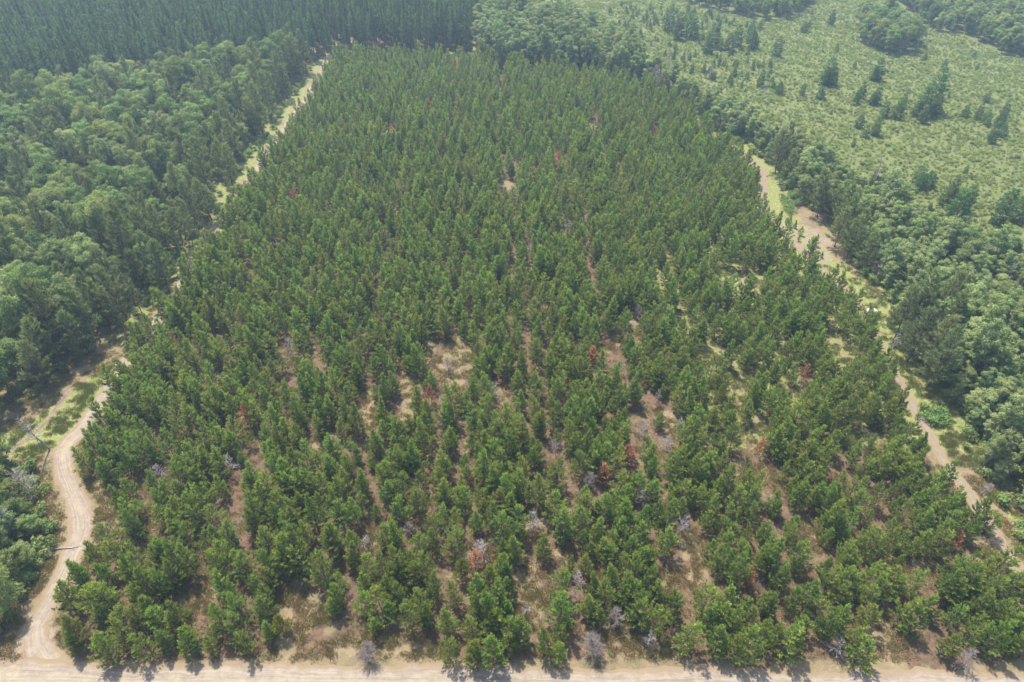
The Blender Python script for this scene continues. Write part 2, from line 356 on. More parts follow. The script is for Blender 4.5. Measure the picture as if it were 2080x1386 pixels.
GAPS = [(848, 138, 18, 3), (930, 735, 30, 50), (742, 835, 14, 45), (828, 815, 16, 50), (610, 1235, 52, 60), (840, 1330, 75, 26), (1075, 1205, 34, 50), (1412, 1140, 15, 62), (1255, 1285, 30, 45), (1320, 1330, 45, 30),
        (1795, 1295, 24, 60), (1500, 770, 12, 40), (1512, 560, 60, 12), (1702, 700, 22, 30), (790, 268, 20, 7), (710, 270, 8, 5), (1290, 665, 22, 12), (1642, 1095, 16, 36), (1088, 1055, 34, 22),
        (402, 1210, 26, 34), (205, 1035, 26, 34), (1555, 970, 12, 30), (1445, 712, 24, 24), (700, 1330, 40, 24), (745, 1095, 22, 14), (1010, 805, 16, 18), (975, 1130, 34, 22), (500, 855, 18, 10), (870, 720, 10, 30),
        (1250, 700, 18, 10), (1360, 850, 14, 24), (1860, 1150, 22, 12), (1990, 1120, 30, 18), (560, 1330, 30, 30), (640, 905, 10, 14), (300, 1060, 10, 20), (1215, 1165, 16, 16), (1740, 900, 16, 10), (1540, 850, 10, 26),
        (650, 690, 20, 8), (905, 760, 16, 30), (1200, 255, 8, 8), (1030, 375, 14, 8), (1350, 1180, 12, 30), (1140, 1130, 16, 10), (790, 1150, 12, 24)]
gap_world = []
for gx, gy, rx, ry in GAPS:
    c = at(gx, gy); ex = at(gx + rx, gy)[0] - c[0]; ey = (at(gx, gy - ry)[1] - at(gx, gy + ry)[1]) / 2
    gap_world.append((c[0], c[1], ex, ey))
def in_gap(pts, grow=0.0):
    r = np.zeros(len(pts), bool)
    for cx, cy_, ex, ey in gap_world: r |= ((pts[:, 0] - cx) / (ex + grow)) ** 2 + ((pts[:, 1] - cy_) / (ey + grow)) ** 2 < 1
    return r
def gap_clear(pts, h):
    """a tree is missing wherever it stands in, or would lean over, a gap"""
    r = in_gap(pts, .3)
    for f in (.25, .5, .75):
        r |= in_gap(pts * (CAM_H / (CAM_H - h * f)), -.3)
    return r

# ------------------------------------------------------------------ ground
def ground():
    f = 1.5
    xs = np.concatenate([[-2500, -1200, -700, -480], np.arange(-360, 361, f), [480, 700, 1200, 2500]])
    ys = np.concatenate([[-1500, -600, -200, -60], np.arange(0, 470, f), [560, 700, 1000, 1600, 3500]])
    X, Y = np.meshgrid(xs, ys); Z = gh(X, Y)
    v = np.stack([X, Y, Z], -1).reshape(-1, 3); nx, ny = len(xs), len(ys)
    i = np.arange(nx * ny).reshape(ny, nx)
    q = np.stack([i[:-1, :-1], i[:-1, 1:], i[1:, 1:], i[1:, :-1]], -1).reshape(-1, 4)
    me = bpy.data.meshes.new('ground'); me.vertices.add(len(v)); me.vertices.foreach_set('co', v.ravel())
    me.loops.add(q.size); me.loops.foreach_set('vertex_index', q.ravel().astype(np.int32)); me.polygons.add(len(q))
    me.polygons.foreach_set('loop_start', np.arange(len(q), dtype=np.int32) * 4); me.polygons.foreach_set('loop_total', np.full(len(q), 4, np.int32))
    me.polygons.foreach_set('use_smooth', np.ones(len(q), bool))
    pts = v[:, :2] + np.stack([noise(v[:, 0], v[:, 1], 7, 1), noise(v[:, 0], v[:, 1], 7, 2)], 1) * .8
    pl = inside(pts, plant_poly); g = in_gap(pts, .4)
    hw = inside(pts, hard_left) | inside(pts, hard_corner) | inside(pts, strip_right) | inside(pts, red_poly)
    bog = inside(pts, bog_poly) | (v[:, 1] > 380)
    dl, sl = dist_line(pts, left_road[::4]); dr, sr = dist_line(pts, right_road[::4])
    st = inside(pts, strip_right)
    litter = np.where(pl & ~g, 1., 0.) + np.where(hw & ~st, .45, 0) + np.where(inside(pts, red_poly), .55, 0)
    green = np.where(inside(pts, clear_poly), .8, 0) + np.where((dr < 6) & (pts[:, 1] > 70), .9, 0) + np.where((dl < 7) & (pts[:, 1] > 95), .65, 0) + hw * .4 + st * .5
    green = np.maximum(green, np.where(pl, .3 * (noise(v[:, 0], v[:, 1], 30, 3) > .1), .0))
    green = np.maximum(green, np.where(pl & (v[:, 0] > 30) & (v[:, 1] > 70), .5, 0))
    sand = inside(pts, sand_patch) * .52 + inside(pts, P((-60, 1400), (-40, 1335), (50, 1240), (95, 1215), (120, 1260), (120, 1330), (220, 1400))) * .6
    green = np.maximum(green, inside(pts, P((640, 138), (690, 100), (980, 98), (1010, 136), (940, 140), (700, 132))) * .8)
    for nme, a in (('litter', litter), ('green', green), ('bog', bog * 1.), ('sand', sand), ('field', inside(pts, meadow_field) * 1.)):
        at_ = me.attributes.new(nme, 'FLOAT', 'POINT'); at_.data.foreach_set('value', np.clip(a, 0, 1).astype(np.float32))
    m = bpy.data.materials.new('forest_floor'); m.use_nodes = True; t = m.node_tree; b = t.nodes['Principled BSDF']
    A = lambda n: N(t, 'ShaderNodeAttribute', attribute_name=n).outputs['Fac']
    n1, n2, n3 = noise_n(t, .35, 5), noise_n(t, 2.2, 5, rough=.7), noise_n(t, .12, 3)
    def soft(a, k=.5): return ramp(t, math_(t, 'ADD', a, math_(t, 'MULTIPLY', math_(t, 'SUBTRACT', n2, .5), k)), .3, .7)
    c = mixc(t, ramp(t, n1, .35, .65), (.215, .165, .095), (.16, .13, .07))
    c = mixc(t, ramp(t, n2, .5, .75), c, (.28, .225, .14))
    lit = mixc(t, ramp(t, n2, .35, .65), (.085, .052, .036), (.145, .092, .058))  # brown needle litter, darkened further to suggest shadow between the pines
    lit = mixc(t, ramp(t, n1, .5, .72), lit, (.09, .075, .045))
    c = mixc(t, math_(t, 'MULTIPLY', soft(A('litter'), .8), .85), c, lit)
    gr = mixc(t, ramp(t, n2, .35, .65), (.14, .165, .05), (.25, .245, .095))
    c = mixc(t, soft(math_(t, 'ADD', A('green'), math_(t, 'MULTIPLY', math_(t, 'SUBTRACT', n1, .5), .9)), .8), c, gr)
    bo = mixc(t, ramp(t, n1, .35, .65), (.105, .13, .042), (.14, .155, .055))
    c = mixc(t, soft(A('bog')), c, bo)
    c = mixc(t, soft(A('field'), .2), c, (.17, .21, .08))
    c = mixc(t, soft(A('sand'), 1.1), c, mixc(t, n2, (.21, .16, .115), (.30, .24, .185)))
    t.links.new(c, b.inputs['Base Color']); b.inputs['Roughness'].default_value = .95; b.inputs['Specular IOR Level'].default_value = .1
    bp = N(t, 'ShaderNodeBump'); bp.inputs['Strength'].default_value = .6; bp.inputs['Distance'].default_value = .25
    t.links.new(n2, bp.inputs['Height']); t.links.new(bp.outputs[0], b.inputs['Normal'])
    me.materials.append(m); me.update(calc_edges=True)
    o = bpy.data.objects.new('ground', me); col.objects.link(o); tag(o, kind='structure')
ground()

def road_mat(name, ruts, edge, sandc=((.215, .172, .130), (.305, .255, .198)), grass=(.36, .30, .15), mid=.35):
    m = bpy.data.materials.new(name); m.use_nodes = True; t = m.node_tree; b = t.nodes['Principled BSDF']
    u = N(t, 'ShaderNodeAttribute', attribute_name='across').outputs['Fac']
    l = N(t, 'ShaderNodeAttribute', attribute_name='along').outputs['Fac']
    cmb = N(t, 'ShaderNodeCombineXYZ'); t.links.new(math_(t, 'MULTIPLY', u, 5.0), cmb.inputs[0]); t.links.new(math_(t, 'MULTIPLY', l, .07), cmb.inputs[1])
    streak = noise_n(t, 1.3, 3, cmb.outputs[0]); n2 = noise_n(t, 2.6, 5, rough=.7); n1 = noise_n(t, .5, 3)
    c = mixc(t, ramp(t, math_(t, 'ADD', math_(t, 'MULTIPLY', streak, .5), math_(t, 'MULTIPLY', noise_n(t, .9, 6, rough=.7), .5)), .38, .62), sandc[0], sandc[1])
    c = mixc(t, ramp(t, n2, .55, .8), c, tuple(x * .8 for x in sandc[0]))
    au = math_(t, 'ABSOLUTE', u)
    cm2 = N(t, 'ShaderNodeCombineXYZ'); t.links.new(math_(t, 'MULTIPLY', u, 22.0), cm2.inputs[0]); t.links.new(math_(t, 'MULTIPLY', l, .12), cm2.inputs[1])
    fine = noise_n(t, 1.0, 2, cm2.outputs[0]); c = mixc(t, math_(t, 'MULTIPLY', ramp(t, fine, .56, .66), .45), c, tuple(x * .62 for x in sandc[0]))
    peb = noise_n(t, 9.0, 3, rough=.8); c = mixc(t, math_(t, 'MULTIPLY', ramp(t, peb, .60, .70), .5), c, tuple(x * .6 for x in sandc[0]))
    c = mixc(t, math_(t, 'MULTIPLY', ramp(t, noise_n(t, .33, 5, rough=.7), .55, .70), .55), c, grass)
    md = ramp(t, math_(t, 'ADD', au, math_(t, 'MULTIPLY', n2, .25)), .35, .12)
    c = mixc(t, math_(t, 'MULTIPLY', md, mid), c, grass)
    ed = ramp(t, math_(t, 'ADD', au, math_(t, 'ADD', math_(t, 'MULTIPLY', n1, .5), math_(t, 'MULTIPLY', n2, .4))), edge + .25, edge + .6)
    c = mixc(t, ed, c, mixc(t, n2, (.19, .14, .08), (.26, .20, .132)) if edge > 0 else grass)
    t.links.new(c, b.inputs['Base Color']); b.inputs['Roughness'].default_value = .95; b.inputs['Specular IOR Level'].default_value = .1
    bp = N(t, 'ShaderNodeBump'); bp.inputs['Strength'].default_value = .5; bp.inputs['Distance'].default_value = .12
    t.links.new(math_(t, 'ADD', streak, n2), bp.inputs['Height']); t.links.new(bp.outputs[0], b.inputs['Normal'])
    return m

def ribbon(name, line, hw, mat, lift=.03, k=9):
    d = unit(np.gradient(line, axis=0)); nrm = np.stack([-d[:, 1], d[:, 0]], 1); n = len(line)
    s = np.concatenate([[0], np.cumsum(np.hypot(*np.diff(line, axis=0).T))])
    u = np.linspace(-1, 1, k)
    wl = 1 + .13 * np.sin(s / 3.1) + .1 * rng.normal(size=n); wr = 1 + .13 * np.sin(s / 4.3 + 2) + .1 * rng.normal(size=n)
    W = np.where(u[None] < 0, wl[:, None], wr[:, None]) * u[None] * hw
    XY = line[:, None] + nrm[:, None] * W[..., None]
    Z = gh(XY[..., 0], XY[..., 1]) + lift
    b = MB(); v = np.concatenate([XY, Z[..., None]], -1).reshape(-1, 3); i = np.arange(n * k).reshape(n, k)
    q = np.stack([i[:-1, :-1], i[1:, :-1], i[1:, 1:], i[:-1, 1:]], -1).reshape(-1, 4)
    b.v.append(v); b.q.append(q[:, ::-1]); b.m.append(np.zeros(len(q))); b.lv.append(np.zeros(len(q))); b.n = len(v)
    me = b.mesh(name, [mat])
    for nm, a in (('across', np.broadcast_to(u, (n, k))), ('along', np.broadcast_to(s[:, None], (n, k)))):
        x = me.attributes.new(nm, 'FLOAT', 'POINT'); x.data.foreach_set('value', np.ascontiguousarray(a, dtype=np.float32).ravel())
    o = bpy.data.objects.new(name, me); col.objects.link(o); tag(o, kind='structure'); return o
ribbon('dirt_road', road_bottom, 2.1, road_mat('bottom_road_sand', 1, .75, mid=.25), .034)
ribbon('sand_track', left_road, 1.5, road_mat('left_track_sand', 1, .7, mid=.15), .03)
ribbon('forest_track', right_road, 1.0, road_mat('right_track_sand', 1, .45, ((.18, .14, .105), (.25, .205, .16)), (.22, .23, .10), .5), .026)
ribbon('narrow_trail', trail, .42, road_mat('trail_soil', 0, .6, ((.10, .075, .06), (.30, .22, .17)), (.2, .17, .1), .1), .024)
ribbon('back_track', back_track, 1.3, road_mat('back_track_sand', 1, .4, mid=.4), .022)

# ------------------------------------------------------------------ placing trees: single things first, one mass for the rest
def mk_root(name, x, y, rz, s, tilt=(0, 0)):
    o = bpy.data.objects.new(name, None); col.objects.link(o); o.empty_display_size = .5
    o.location = (x, y, float(gh(x, y)) - .03); o.rotation_euler = (tilt[0], tilt[1], rz); o.scale = s
    return o
def put(name, proto, x, y, rz, s, tilt=(0, 0)):
    r = mk_root(name, x, y, rz, s, tilt)
    for pn, src in proto:
        if isinstance(src, bpy.types.Mesh): c = bpy.data.objects.new(pn, src)
        else: c = src.copy()
        col.objects.link(c); c.parent = r
    return r

def gn_mass(name, pts, vi, rot, scl, sources):
    me = bpy.data.meshes.new(name); me.vertices.add(len(pts)); me.vertices.foreach_set('co', np.ascontiguousarray(pts, dtype=np.float32).ravel())
    a = me.attributes.new('vi', 'INT', 'POINT'); a.data.foreach_set('value', vi.astype(np.int32))
    for nm, d in (('rot', rot), ('scl', scl)):
        a = me.attributes.new(nm, 'FLOAT_VECTOR', 'POINT'); a.data.foreach_set('vector', np.ascontiguousarray(d, dtype=np.float32).ravel())
    o = bpy.data.objects.new(name, me); col.objects.link(o)
    ng = bpy.data.node_groups.new(name, 'GeometryNodeTree')
    ng.interface.new_socket('Geometry', in_out='INPUT', socket_type='NodeSocketGeometry'); ng.interface.new_socket('Geometry', in_out='OUTPUT', socket_type='NodeSocketGeometry')
    gi, go = ng.nodes.new('NodeGroupInput'), ng.nodes.new('NodeGroupOutput')
    gti = ng.nodes.new('GeometryNodeGeometryToInstance')
    for parts in reversed(sources):
        j = ng.nodes.new('GeometryNodeJoinGeometry')
        for ob in parts:
            oi = ng.nodes.new('GeometryNodeObjectInfo'); oi.transform_space = 'ORIGINAL'; oi.inputs['Object'].default_value = ob
            ng.links.new(oi.outputs['Geometry'], j.inputs[0])
        ng.links.new(j.outputs[0], gti.inputs[0])
    iop = ng.nodes.new('GeometryNodeInstanceOnPoints'); iop.inputs['Pick Instance'].default_value = True
    ng.links.new(gi.outputs[0], iop.inputs['Points']); ng.links.new(gti.outputs[0], iop.inputs['Instance'])
    for nm, ty, sk in (('vi', 'INT', 'Instance Index'), ('rot', 'FLOAT_VECTOR', 'Rotation'), ('scl', 'FLOAT_VECTOR', 'Scale')):
        na = ng.nodes.new('GeometryNodeInputNamedAttribute'); na.data_type = ty; na.inputs['Name'].default_value = nm
        ng.links.new(na.outputs['Attribute'], iop.inputs[sk])
    ng.links.new(iop.outputs[0], go.inputs[0])
    md = o.modifiers.new('scatter', 'NODES'); md.node_group = ng
    return o

def grid(poly, s, jit, sy=None):
    sy = sy or s; x0, y0 = poly.min(0); x1, y1 = poly.max(0)
    x0, x1, y1 = max(x0, -380), min(x1, 400), min(y1, 430)
    X, Y = np.meshgrid(np.arange(x0, x1, s), np.arange(max(y0, 20), y1, sy)); X = X + (np.arange(Y.shape[0]) % 2)[:, None] * s * .5
    p = np.stack([X, Y], -1).reshape(-1, 2); p += rng.uniform(-jit, jit, p.shape) * [s, sy]
    return p[inside(p, poly)]

def visible(p, h, m=40):
    a, b = pix(np.column_stack([p, np.full(len(p), h * .75)])); c, d = pix(np.column_stack([p, np.zeros(len(p))]))
    return ((a > -m) & (a < 2080 + m) & (b > -m) & (b < 1386 + m)) | ((c > -m) & (c < 2080 + m) & (d > -m) & (d < 1386 + m))
def in_frame(p, h):
    a, b = pix(np.column_stack([p, np.full(len(p), h * .6)])); return (a > 4) & (a < 2076) & (b > 4) & (b < 1382)

def forest(kind_name, protos, p, h, smin, smax, describe, cat, mass_name=None, mass_label=None, limit=300, tilt=.03, hvar=.1, prefer=None, sizes=None, margin=120, noun=None, lms=None):
    """p positions; protos list of variants; the LIMIT nearest in the frame become things, the rest one mass"""
    keep = visible(p, h, margin); p = p[keep]; sizes = sizes[keep] if sizes is not None else rng.uniform(smin, smax, len(p))
    n = len(p)
    s = sizes
    sc = np.stack([s * rng.uniform(.9, 1.1, n), s * rng.uniform(.9, 1.1, n), s * rng.uniform(1 - hvar, 1 + hvar, n)], 1)
    rz = rng.uniform(0, 6.283, n); ti = rng.normal(0, tilt, (n, 2)); vi = rng.integers(0, len(protos), n)
    fr = in_frame(p, h); dist = np.hypot(p[:, 0], p[:, 1]) + np.where(fr, 0, 1e5) - (prefer(p) if prefer else 0)
    order = np.argsort(dist); single = order[:limit]; single = single[fr[single]]
    if len(single) >= len(protos): vi[single[:len(protos)]] = np.arange(len(protos))
    first = {}; recs = []
    for i in single:
        v = vi[i]
        src = first.get(v, protos[v])
        r = put(kind_name, src, p[i, 0], p[i, 1], rz[i], sc[i], ti[i])
        if v not in first: first[v] = [(c.name.split('.')[0], c) for c in r.children]
        lab, grp = describe(p[i], s[i]); tag(r, lab, cat, grp); recs.append((r, p[i], s[i]))
    if lms:
        for side in ((1, -1) if isinstance(lms, tuple) else (0,)):
            rr = [q for q in recs if side == 0 or (q[1][0] > 0) == (side > 0)]
            if rr: relabel(rr, noun, (lms[0] if side < 0 else lms[1]) if side else lms)
    rest = np.setdiff1d(np.arange(n), single)
    if mass_name and len(rest):
        q = p[rest]; pts = np.column_stack([q, gh(q[:, 0], q[:, 1]) - .03])
        o = gn_mass(mass_name, pts, vi[rest], np.column_stack([ti[rest], rz[rest]]), sc[rest], [[c for _, c in first[v]] for v in range(len(protos))])
        tag(o, mass_label, cat, kind='stuff')
    print(kind_name, 'single', len(single), 'mass', len(rest) if mass_name else 0)
    return first

def explicit(name, protos, spots, h, cat, group, tilt=.06):
    """spots: (px, py, scale, label[, base?]) - px,py is the middle of the crown, traced down to where it stands"""
    for i, sp in enumerate(spots):
        px, py, s, lab = sp[:4]; g = at(px, py) * (CAM_H - h * s * .55) / CAM_H
        s *= 1.0
        r = put(name, protos[i % len(protos)], g[0], g[1], random.uniform(0, 6.28), (s, s, s), sp[4] if len(sp) > 4 else (random.gauss(0, tilt), random.gauss(0, tilt)))
        tag(r, lab, cat, group)

D = [(588, 700, .9, 'pale grey dead pine left of centre among green rows'), (467, 945, .9, 'thin grey dead pine with short branches, left part of plantation'), (1295, 625, .9, 'small grey dead pine above a light green gap'),
     (1460, 630, .9, 'grey dead pine right of centre near the sandy strip'), (742, 1092, .9, 'grey dead pine with drooping twigs beside yellow brush'), (978, 1115, 1.15, 'large whitish dead pine beside bright rust coloured needles'),
     (1085, 1060, 1.0, 'broken grey dead crown over a tan grass gap'), (1170, 1190, 1.0, 'grey star shaped dead pine above the lower middle rows'), (1255, 1248, 1.0, 'hanging grey dead pine over sand near the bottom road'),
     (1320, 1296, .9, 'thin white dead pine standing in the sandy gap by the bottom road'), (1708, 1305, 1.05, 'grey dead pine at the edge of the shadowed lower right sand gap'), (1975, 1338, .9, 'low grey dead tree near the bottom right corner'),
     (1390, 1062, .9, 'grey dead pine left of a tall narrow sand gap'), (1305, 1012, 1.0, 'pinkish bare spreading dead pine right of centre'), (1200, 970, .85, 'grey dead pine next to a rusty red pine'),
     (1130, 905, .9, 'pale bushy dead pine right of centre'), (1385, 852, .9, 'grey dead pine in the right middle rows'), (1357, 893, .85, 'dull grey dead pine below another dead pine'), (1307, 865, .8, 'white starry dead pine left of two grey ones'),
     (1335, 805, .7, 'small faded dead pine above three grey ones'), (910, 735, .9, 'grey dead pine on the central tan clearing'), (1265, 742, .8, 'slim grey dead pine right of an orange tree'), (1178, 698, .7, 'tiny white dead pine right of centre'),
     (1080, 490, .7, 'far small grey dead pine in the middle rows'), (1155, 455, .8, 'far grey dead spike in the upper middle rows'), (1020, 370, .8, 'far pale dead pine in the upper rows'), (830, 1072, .7, 'little white dead top in the lower left middle rows'),
     (1068, 1235, .8, 'grey dead stem leaning over the lower tan gap'), (565, 495, .6, 'faint dead pine in the upper left rows'), (1003, 790, .8, 'bare dead pine beside an orange sand hollow'), (322, 955, .8, 'bare dead pine near the left edge rows'),
     (1815, 697, 1.1, 'round grey dead bushy tree right of the forest track'), (1790, 535, 1.5, 'large spreading grey dead tree below the mature pines by the verge'), (2040, 560, 1.6, 'bare grey dead tree near the right border of the aspens'), (2010, 985, .8, 'thin dead twiggy tree beside the lower right track'),
     (40, 975, 1.5, 'bare white branched tree over the bottom left clump'), (8, 1060, 1.2, 'bare grey branches on the far left of the bottom clump'), (230, 420, 1.7, 'faded grey crown in the left broadleaf wood'), (150, 405, 1.7, 'pinkish grey bare crown far left in the wood'),
     (1245, 95, 2.0, 'bare grey trees cluster rising beside the far aspen belt'), (1260, 105, 1.9, 'second bare grey tree beside the far aspen belt'), (1330, 155, 2.0, 'bare pinkish dead tree at the plantation far right corner'), (1338, 165, 1.8, 'second bare dead tree at the far right corner'), (1360, 125, 1.6, 'grey dead tree on the bog margin'), (1445, 140, 1.4, 'grey brown bare shrub tree on the bog margin'),
     (1550, 185, 1.5, 'grey bare crown on the aspen belt outer edge'), (1780, 62, 1.9, 'grey bare crown on the wooded island in the bog'), (1765, 48, 1.8, 'upper grey bare crown on the wooded island'), (1840, 80, 1.8, 'right bare crown on the wooded island')]
RS = [(1634, 755, .75, 'small bright rust red pine in the right middle rows'), (1275, 925, .95, 'rust red dying pine right of centre'), (1228, 965, .85, 'orange red dying pine beside a grey dead one'), (875, 800, .85, 'brick red dead pine near the central clearing'),
      (965, 1142, .8, 'bright orange rusty pine left of the white dead pine'), (498, 848, .95, 'brown red dead pine in the left rows'), (1135, 325, .9, 'faint orange pine in the far rows'), (595, 400, .8, 'small rusty pine in the upper left rows'), (1203, 722, .8, 'orange tipped pine right of centre'),
      (1940, 1098, .8, 'orange pine top beside the lower right track'), (1520, 1172, .8, 'dark red dead pine in the lower right rows'), (870, 212, .9, 'far reddish pine in the upper rows'), (925, 135, .9, 'far reddish pine at the back edge'), (1330, 268, .8, 'far red pine in the upper right rows'),
      (352, 695, .7, 'small reddish pine in the rows near the left track'), (1085, 350, .8, 'far pinkish dying pine in the upper middle rows'), (1545, 905, .7, 'small rusty pine in the right rows'), (795, 262, .7, 'rusty pine beside the far sandy hollow')]

LM_YOUNG = [(588, 700, 'the pale grey dead pine left of centre'), (467, 945, 'the thin grey dead pine in the left part'), (742, 1092, 'the dead pine beside yellow brush'), (978, 1115, 'the whitish dead pine'), (965, 1142, 'the bright orange rusty pine'),
      (1085, 1060, 'the broken dead crown over tan grass'), (1170, 1190, 'the star shaped dead pine'), (1255, 1248, 'the hanging dead pine over sand'), (1320, 1296, 'the thin white dead pine near the road'), (1708, 1305, 'the dead pine by the lower right sand gap'),
      (1975, 1338, 'the low dead tree near the right corner'), (1390, 1062, 'the dead pine by the narrow sand gap'), (1305, 1012, 'the pinkish bare dead pine'), (1200, 970, 'the grey dead pine beside a red one'), (1275, 925, 'the rust red dying pine'),
      (745, 1332, 'the grey twiggy bush by the road'), (1205, 1312, 'the pinkish twiggy tree by the road'), (610, 1235, 'the large tan sand gap lower left'), (840, 1330, 'the wide tan opening along the bottom road'), (1075, 1205, 'the tan grass gap in the lower middle'),
      (1412, 1140, 'the tall narrow sand gap'), (402, 1210, 'the small tan gap in the lower left rows'), (205, 1035, 'the grassy pocket beside the left track bend'), (1642, 1095, 'the light grass strip in the right rows'), (1520, 1172, 'the dark red pine in the lower right'),
      (1940, 1098, 'the orange pine top by the lower right track'), (498, 848, 'the brown red pine in the left rows'), (322, 955, 'the bare pine near the left edge'), (1795, 1295, 'the shadowed lower right sand gap'), (110, 1290, 'the bottom left track corner'),
      (260, 1310, 'the bottom left stretch of road'), (430, 1330, 'the left third of the bottom road'), (1500, 1340, 'the right third of the bottom road'), (2050, 1250, 'the bottom right corner'), (1850, 1150, 'the dense lower right block'), (1230, 1100, 'the dense rows right of the lower centre'),
      (600, 1100, 'the dense lower left middle rows'), (830, 1072, 'the little white dead top'), (350, 1120, 'the dense lower left block'), (180, 950, 'the upper bend of the left track'), (1555, 970, 'the slim grass streak right of centre'), (1130, 905, 'the pale bushy dead pine'), (875, 800, 'the brick red pine by the clearing')]
LM_WOOD = [(95, 905, 'the leaning dead snag'), (130, 1115, 'the fallen log on the track'), (40, 975, 'the white bare branches over the clump'), (8, 1060, 'the grey bare branches at the left border'), (60, 1200, 'the lower end of the bottom left clump'), (110, 860, 'the narrow brown trail'),
      (230, 420, 'the faded grey crown'), (150, 405, 'the pinkish bare crown'), (345, 618, 'the middle of the left track'), (292, 690, 'the track left of the clearing'), (410, 500, 'the sunlit verge on the upper left track'), (200, 800, 'the sunlit clearing at the trail'), (0, 700, 'the left border halfway up'),
      (528, 335, 'the upper left track'), (598, 232, 'the far upper left track'), (656, 138, 'the far end of the left track'), (0, 850, 'the left border beside the trail'), (120, 560, 'the middle of the left wood'), (300, 330, 'the upper middle of the left wood'), (0, 480, 'the left border of the upper wood'),
      (60, 300, 'the back left of the wood'), (350, 180, 'the back edge of the left wood'), (480, 160, 'the wood corner before the red pines')]
LM_RIGHT = [(1763, 640, 'the hunting blind'), (1650, 500, 'the open sand patch'), (1752, 420, 'the tall white birch'), (1600, 410, 'the bright bushes on the verge'), (1550, 370, 'the far end of the visible track'), (1790, 550, 'the large spreading dead tree'), (1815, 710, 'the round dead bushy tree'),
      (2040, 600, 'the bare dead tree at the right border'), (2010, 1000, 'the thin dead twiggy tree'), (1890, 850, 'the bright bush by the lower track'), (2060, 1120, 'the lower right end of the track'), (1960, 900, 'the bend of the lower right track'), (2060, 850, 'the right border beside the thicket'),
      (1480, 300, 'the upper corner of the plantation'), (1340, 170, 'the bare trees at the plantation far corner'), (1250, 110, 'the cluster of bare trees at the back'), (1100, 110, 'the large round trees behind the plantation'), (1000, 100, 'the edge of the red pine forest'), (1500, 200, 'the bog edge in the upper belt'),
      (1700, 370, 'the bog edge behind the birch'), (1900, 480, 'the bog edge on the right'), (1650, 360, 'the upper middle of the belt'), (1900, 620, 'the middle of the right thicket'), (2060, 720, 'the dark hollow at the right border')]
LM_BACK = [(672, 112, 'the far end of the left track'), (800, 120, 'the tan back track'), (940, 115, 'the right end of the back track'), (965, 60, 'the light green trees at the forest corner'), (560, 128, 'the right end of the left wood'), (420, 150, 'the middle of the wood behind the clearing'), (250, 178, 'the back left corner of the wood'), (60, 215, 'the far left border')]
LM_BOG = [(1685, 150, 'the clump of three spruces'), (1785, 145, 'the pair of spruces'), (1890, 215, 'the tall lone spruce clump'), (1800, 80, 'the wooded island'), (1520, 80, 'the tall spruces near the far wood'), (1130, 20, 'the bright grass field'), (1930, 410, 'the lower bog spruces'), (2040, 240, 'the right bog spruces'), (1880, 365, 'the small pair in the lower bog'),
      (1450, 140, 'the grey shrub tree at the margin'), (1600, 240, 'the margin of the aspen belt'), (1750, 350, 'the bog behind the white birch'), (2050, 480, 'the lower right bog corner'), (1790, 230, 'the small spruces in mid bog'), (1980, 120, 'the edge of the far right wood'), (2060, 330, 'the right border of the bog'), (1350, 90, 'the upper left bog'), (1640, 60, 'the opening beside the far wood')]

def relabel(recs, noun, lms):
    """recs: (object, position, size). Name each by the landmark it stands at; one-of-a-kind places first"""
    G = np.array([at(a, b) for a, b, _ in lms]); P_ = np.array([p for _, p, _ in recs]); used = set()
    for gi, (g, lm) in enumerate(zip(G, lms)):
        d = P_ - g; dist = np.hypot(*d.T)
        for phrase, m in (('just behind', (d[:, 1] > np.abs(d[:, 0]))), ('in front of', (-d[:, 1] > np.abs(d[:, 0]))), ('just left of', (-d[:, 0] > np.abs(d[:, 1]))), ('just right of', (d[:, 0] > np.abs(d[:, 1])))):
            c = [i for i in np.where(m & (dist < 9 + .03 * g[1]))[0] if i not in used]
            if c:
                i = min(c, key=lambda i: dist[i]); used.add(i); recs[i][0]['label'] = f'{noun(recs[i][2])} {phrase} {lm[2]}'
    for i, (o, p, sz) in enumerate(recs):
        if i in used: continue
        j = int(np.argmin(np.hypot(*(G - p).T))); w = lms[j][2]
        o['label'] = f'{noun(sz)} among those near {w}'; o['group'] = f'{noun(sz)}s around {w}'
# ------------------------------------------------------------------ the young plantation
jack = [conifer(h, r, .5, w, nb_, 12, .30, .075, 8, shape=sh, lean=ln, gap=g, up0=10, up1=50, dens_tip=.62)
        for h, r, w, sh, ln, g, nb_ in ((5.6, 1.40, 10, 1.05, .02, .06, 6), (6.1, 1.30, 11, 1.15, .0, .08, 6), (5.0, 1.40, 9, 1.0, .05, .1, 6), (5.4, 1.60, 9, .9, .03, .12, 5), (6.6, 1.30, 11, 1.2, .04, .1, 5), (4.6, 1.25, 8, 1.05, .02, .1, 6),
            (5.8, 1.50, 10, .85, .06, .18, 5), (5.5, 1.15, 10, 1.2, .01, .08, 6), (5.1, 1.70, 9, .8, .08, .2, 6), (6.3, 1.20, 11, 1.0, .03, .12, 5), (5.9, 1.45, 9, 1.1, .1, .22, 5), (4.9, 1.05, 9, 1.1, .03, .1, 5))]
pp = []
row = np.arange(-110, 115, 2.38)
for k, rx in enumerate(row):
    yy = np.arange(30, 285, 2.3) + rng.uniform(0, 2.4); yy = yy + rng.uniform(-1.0, 1.0, len(yy))
    pp.append(np.stack([rx + rng.uniform(-.8, .8, len(yy)) + .9 * np.sin(yy / 40 + k), yy], 1))
pp = np.concatenate(pp); pp = pp[inside(pp, plant_poly)]
drop = rng.uniform(0, 1, len(pp)) < .03 + .09 * (noise(pp[:, 0], pp[:, 1], 22, 4) > .45)
pp = pp[~drop & ~gap_clear(pp, 6)]
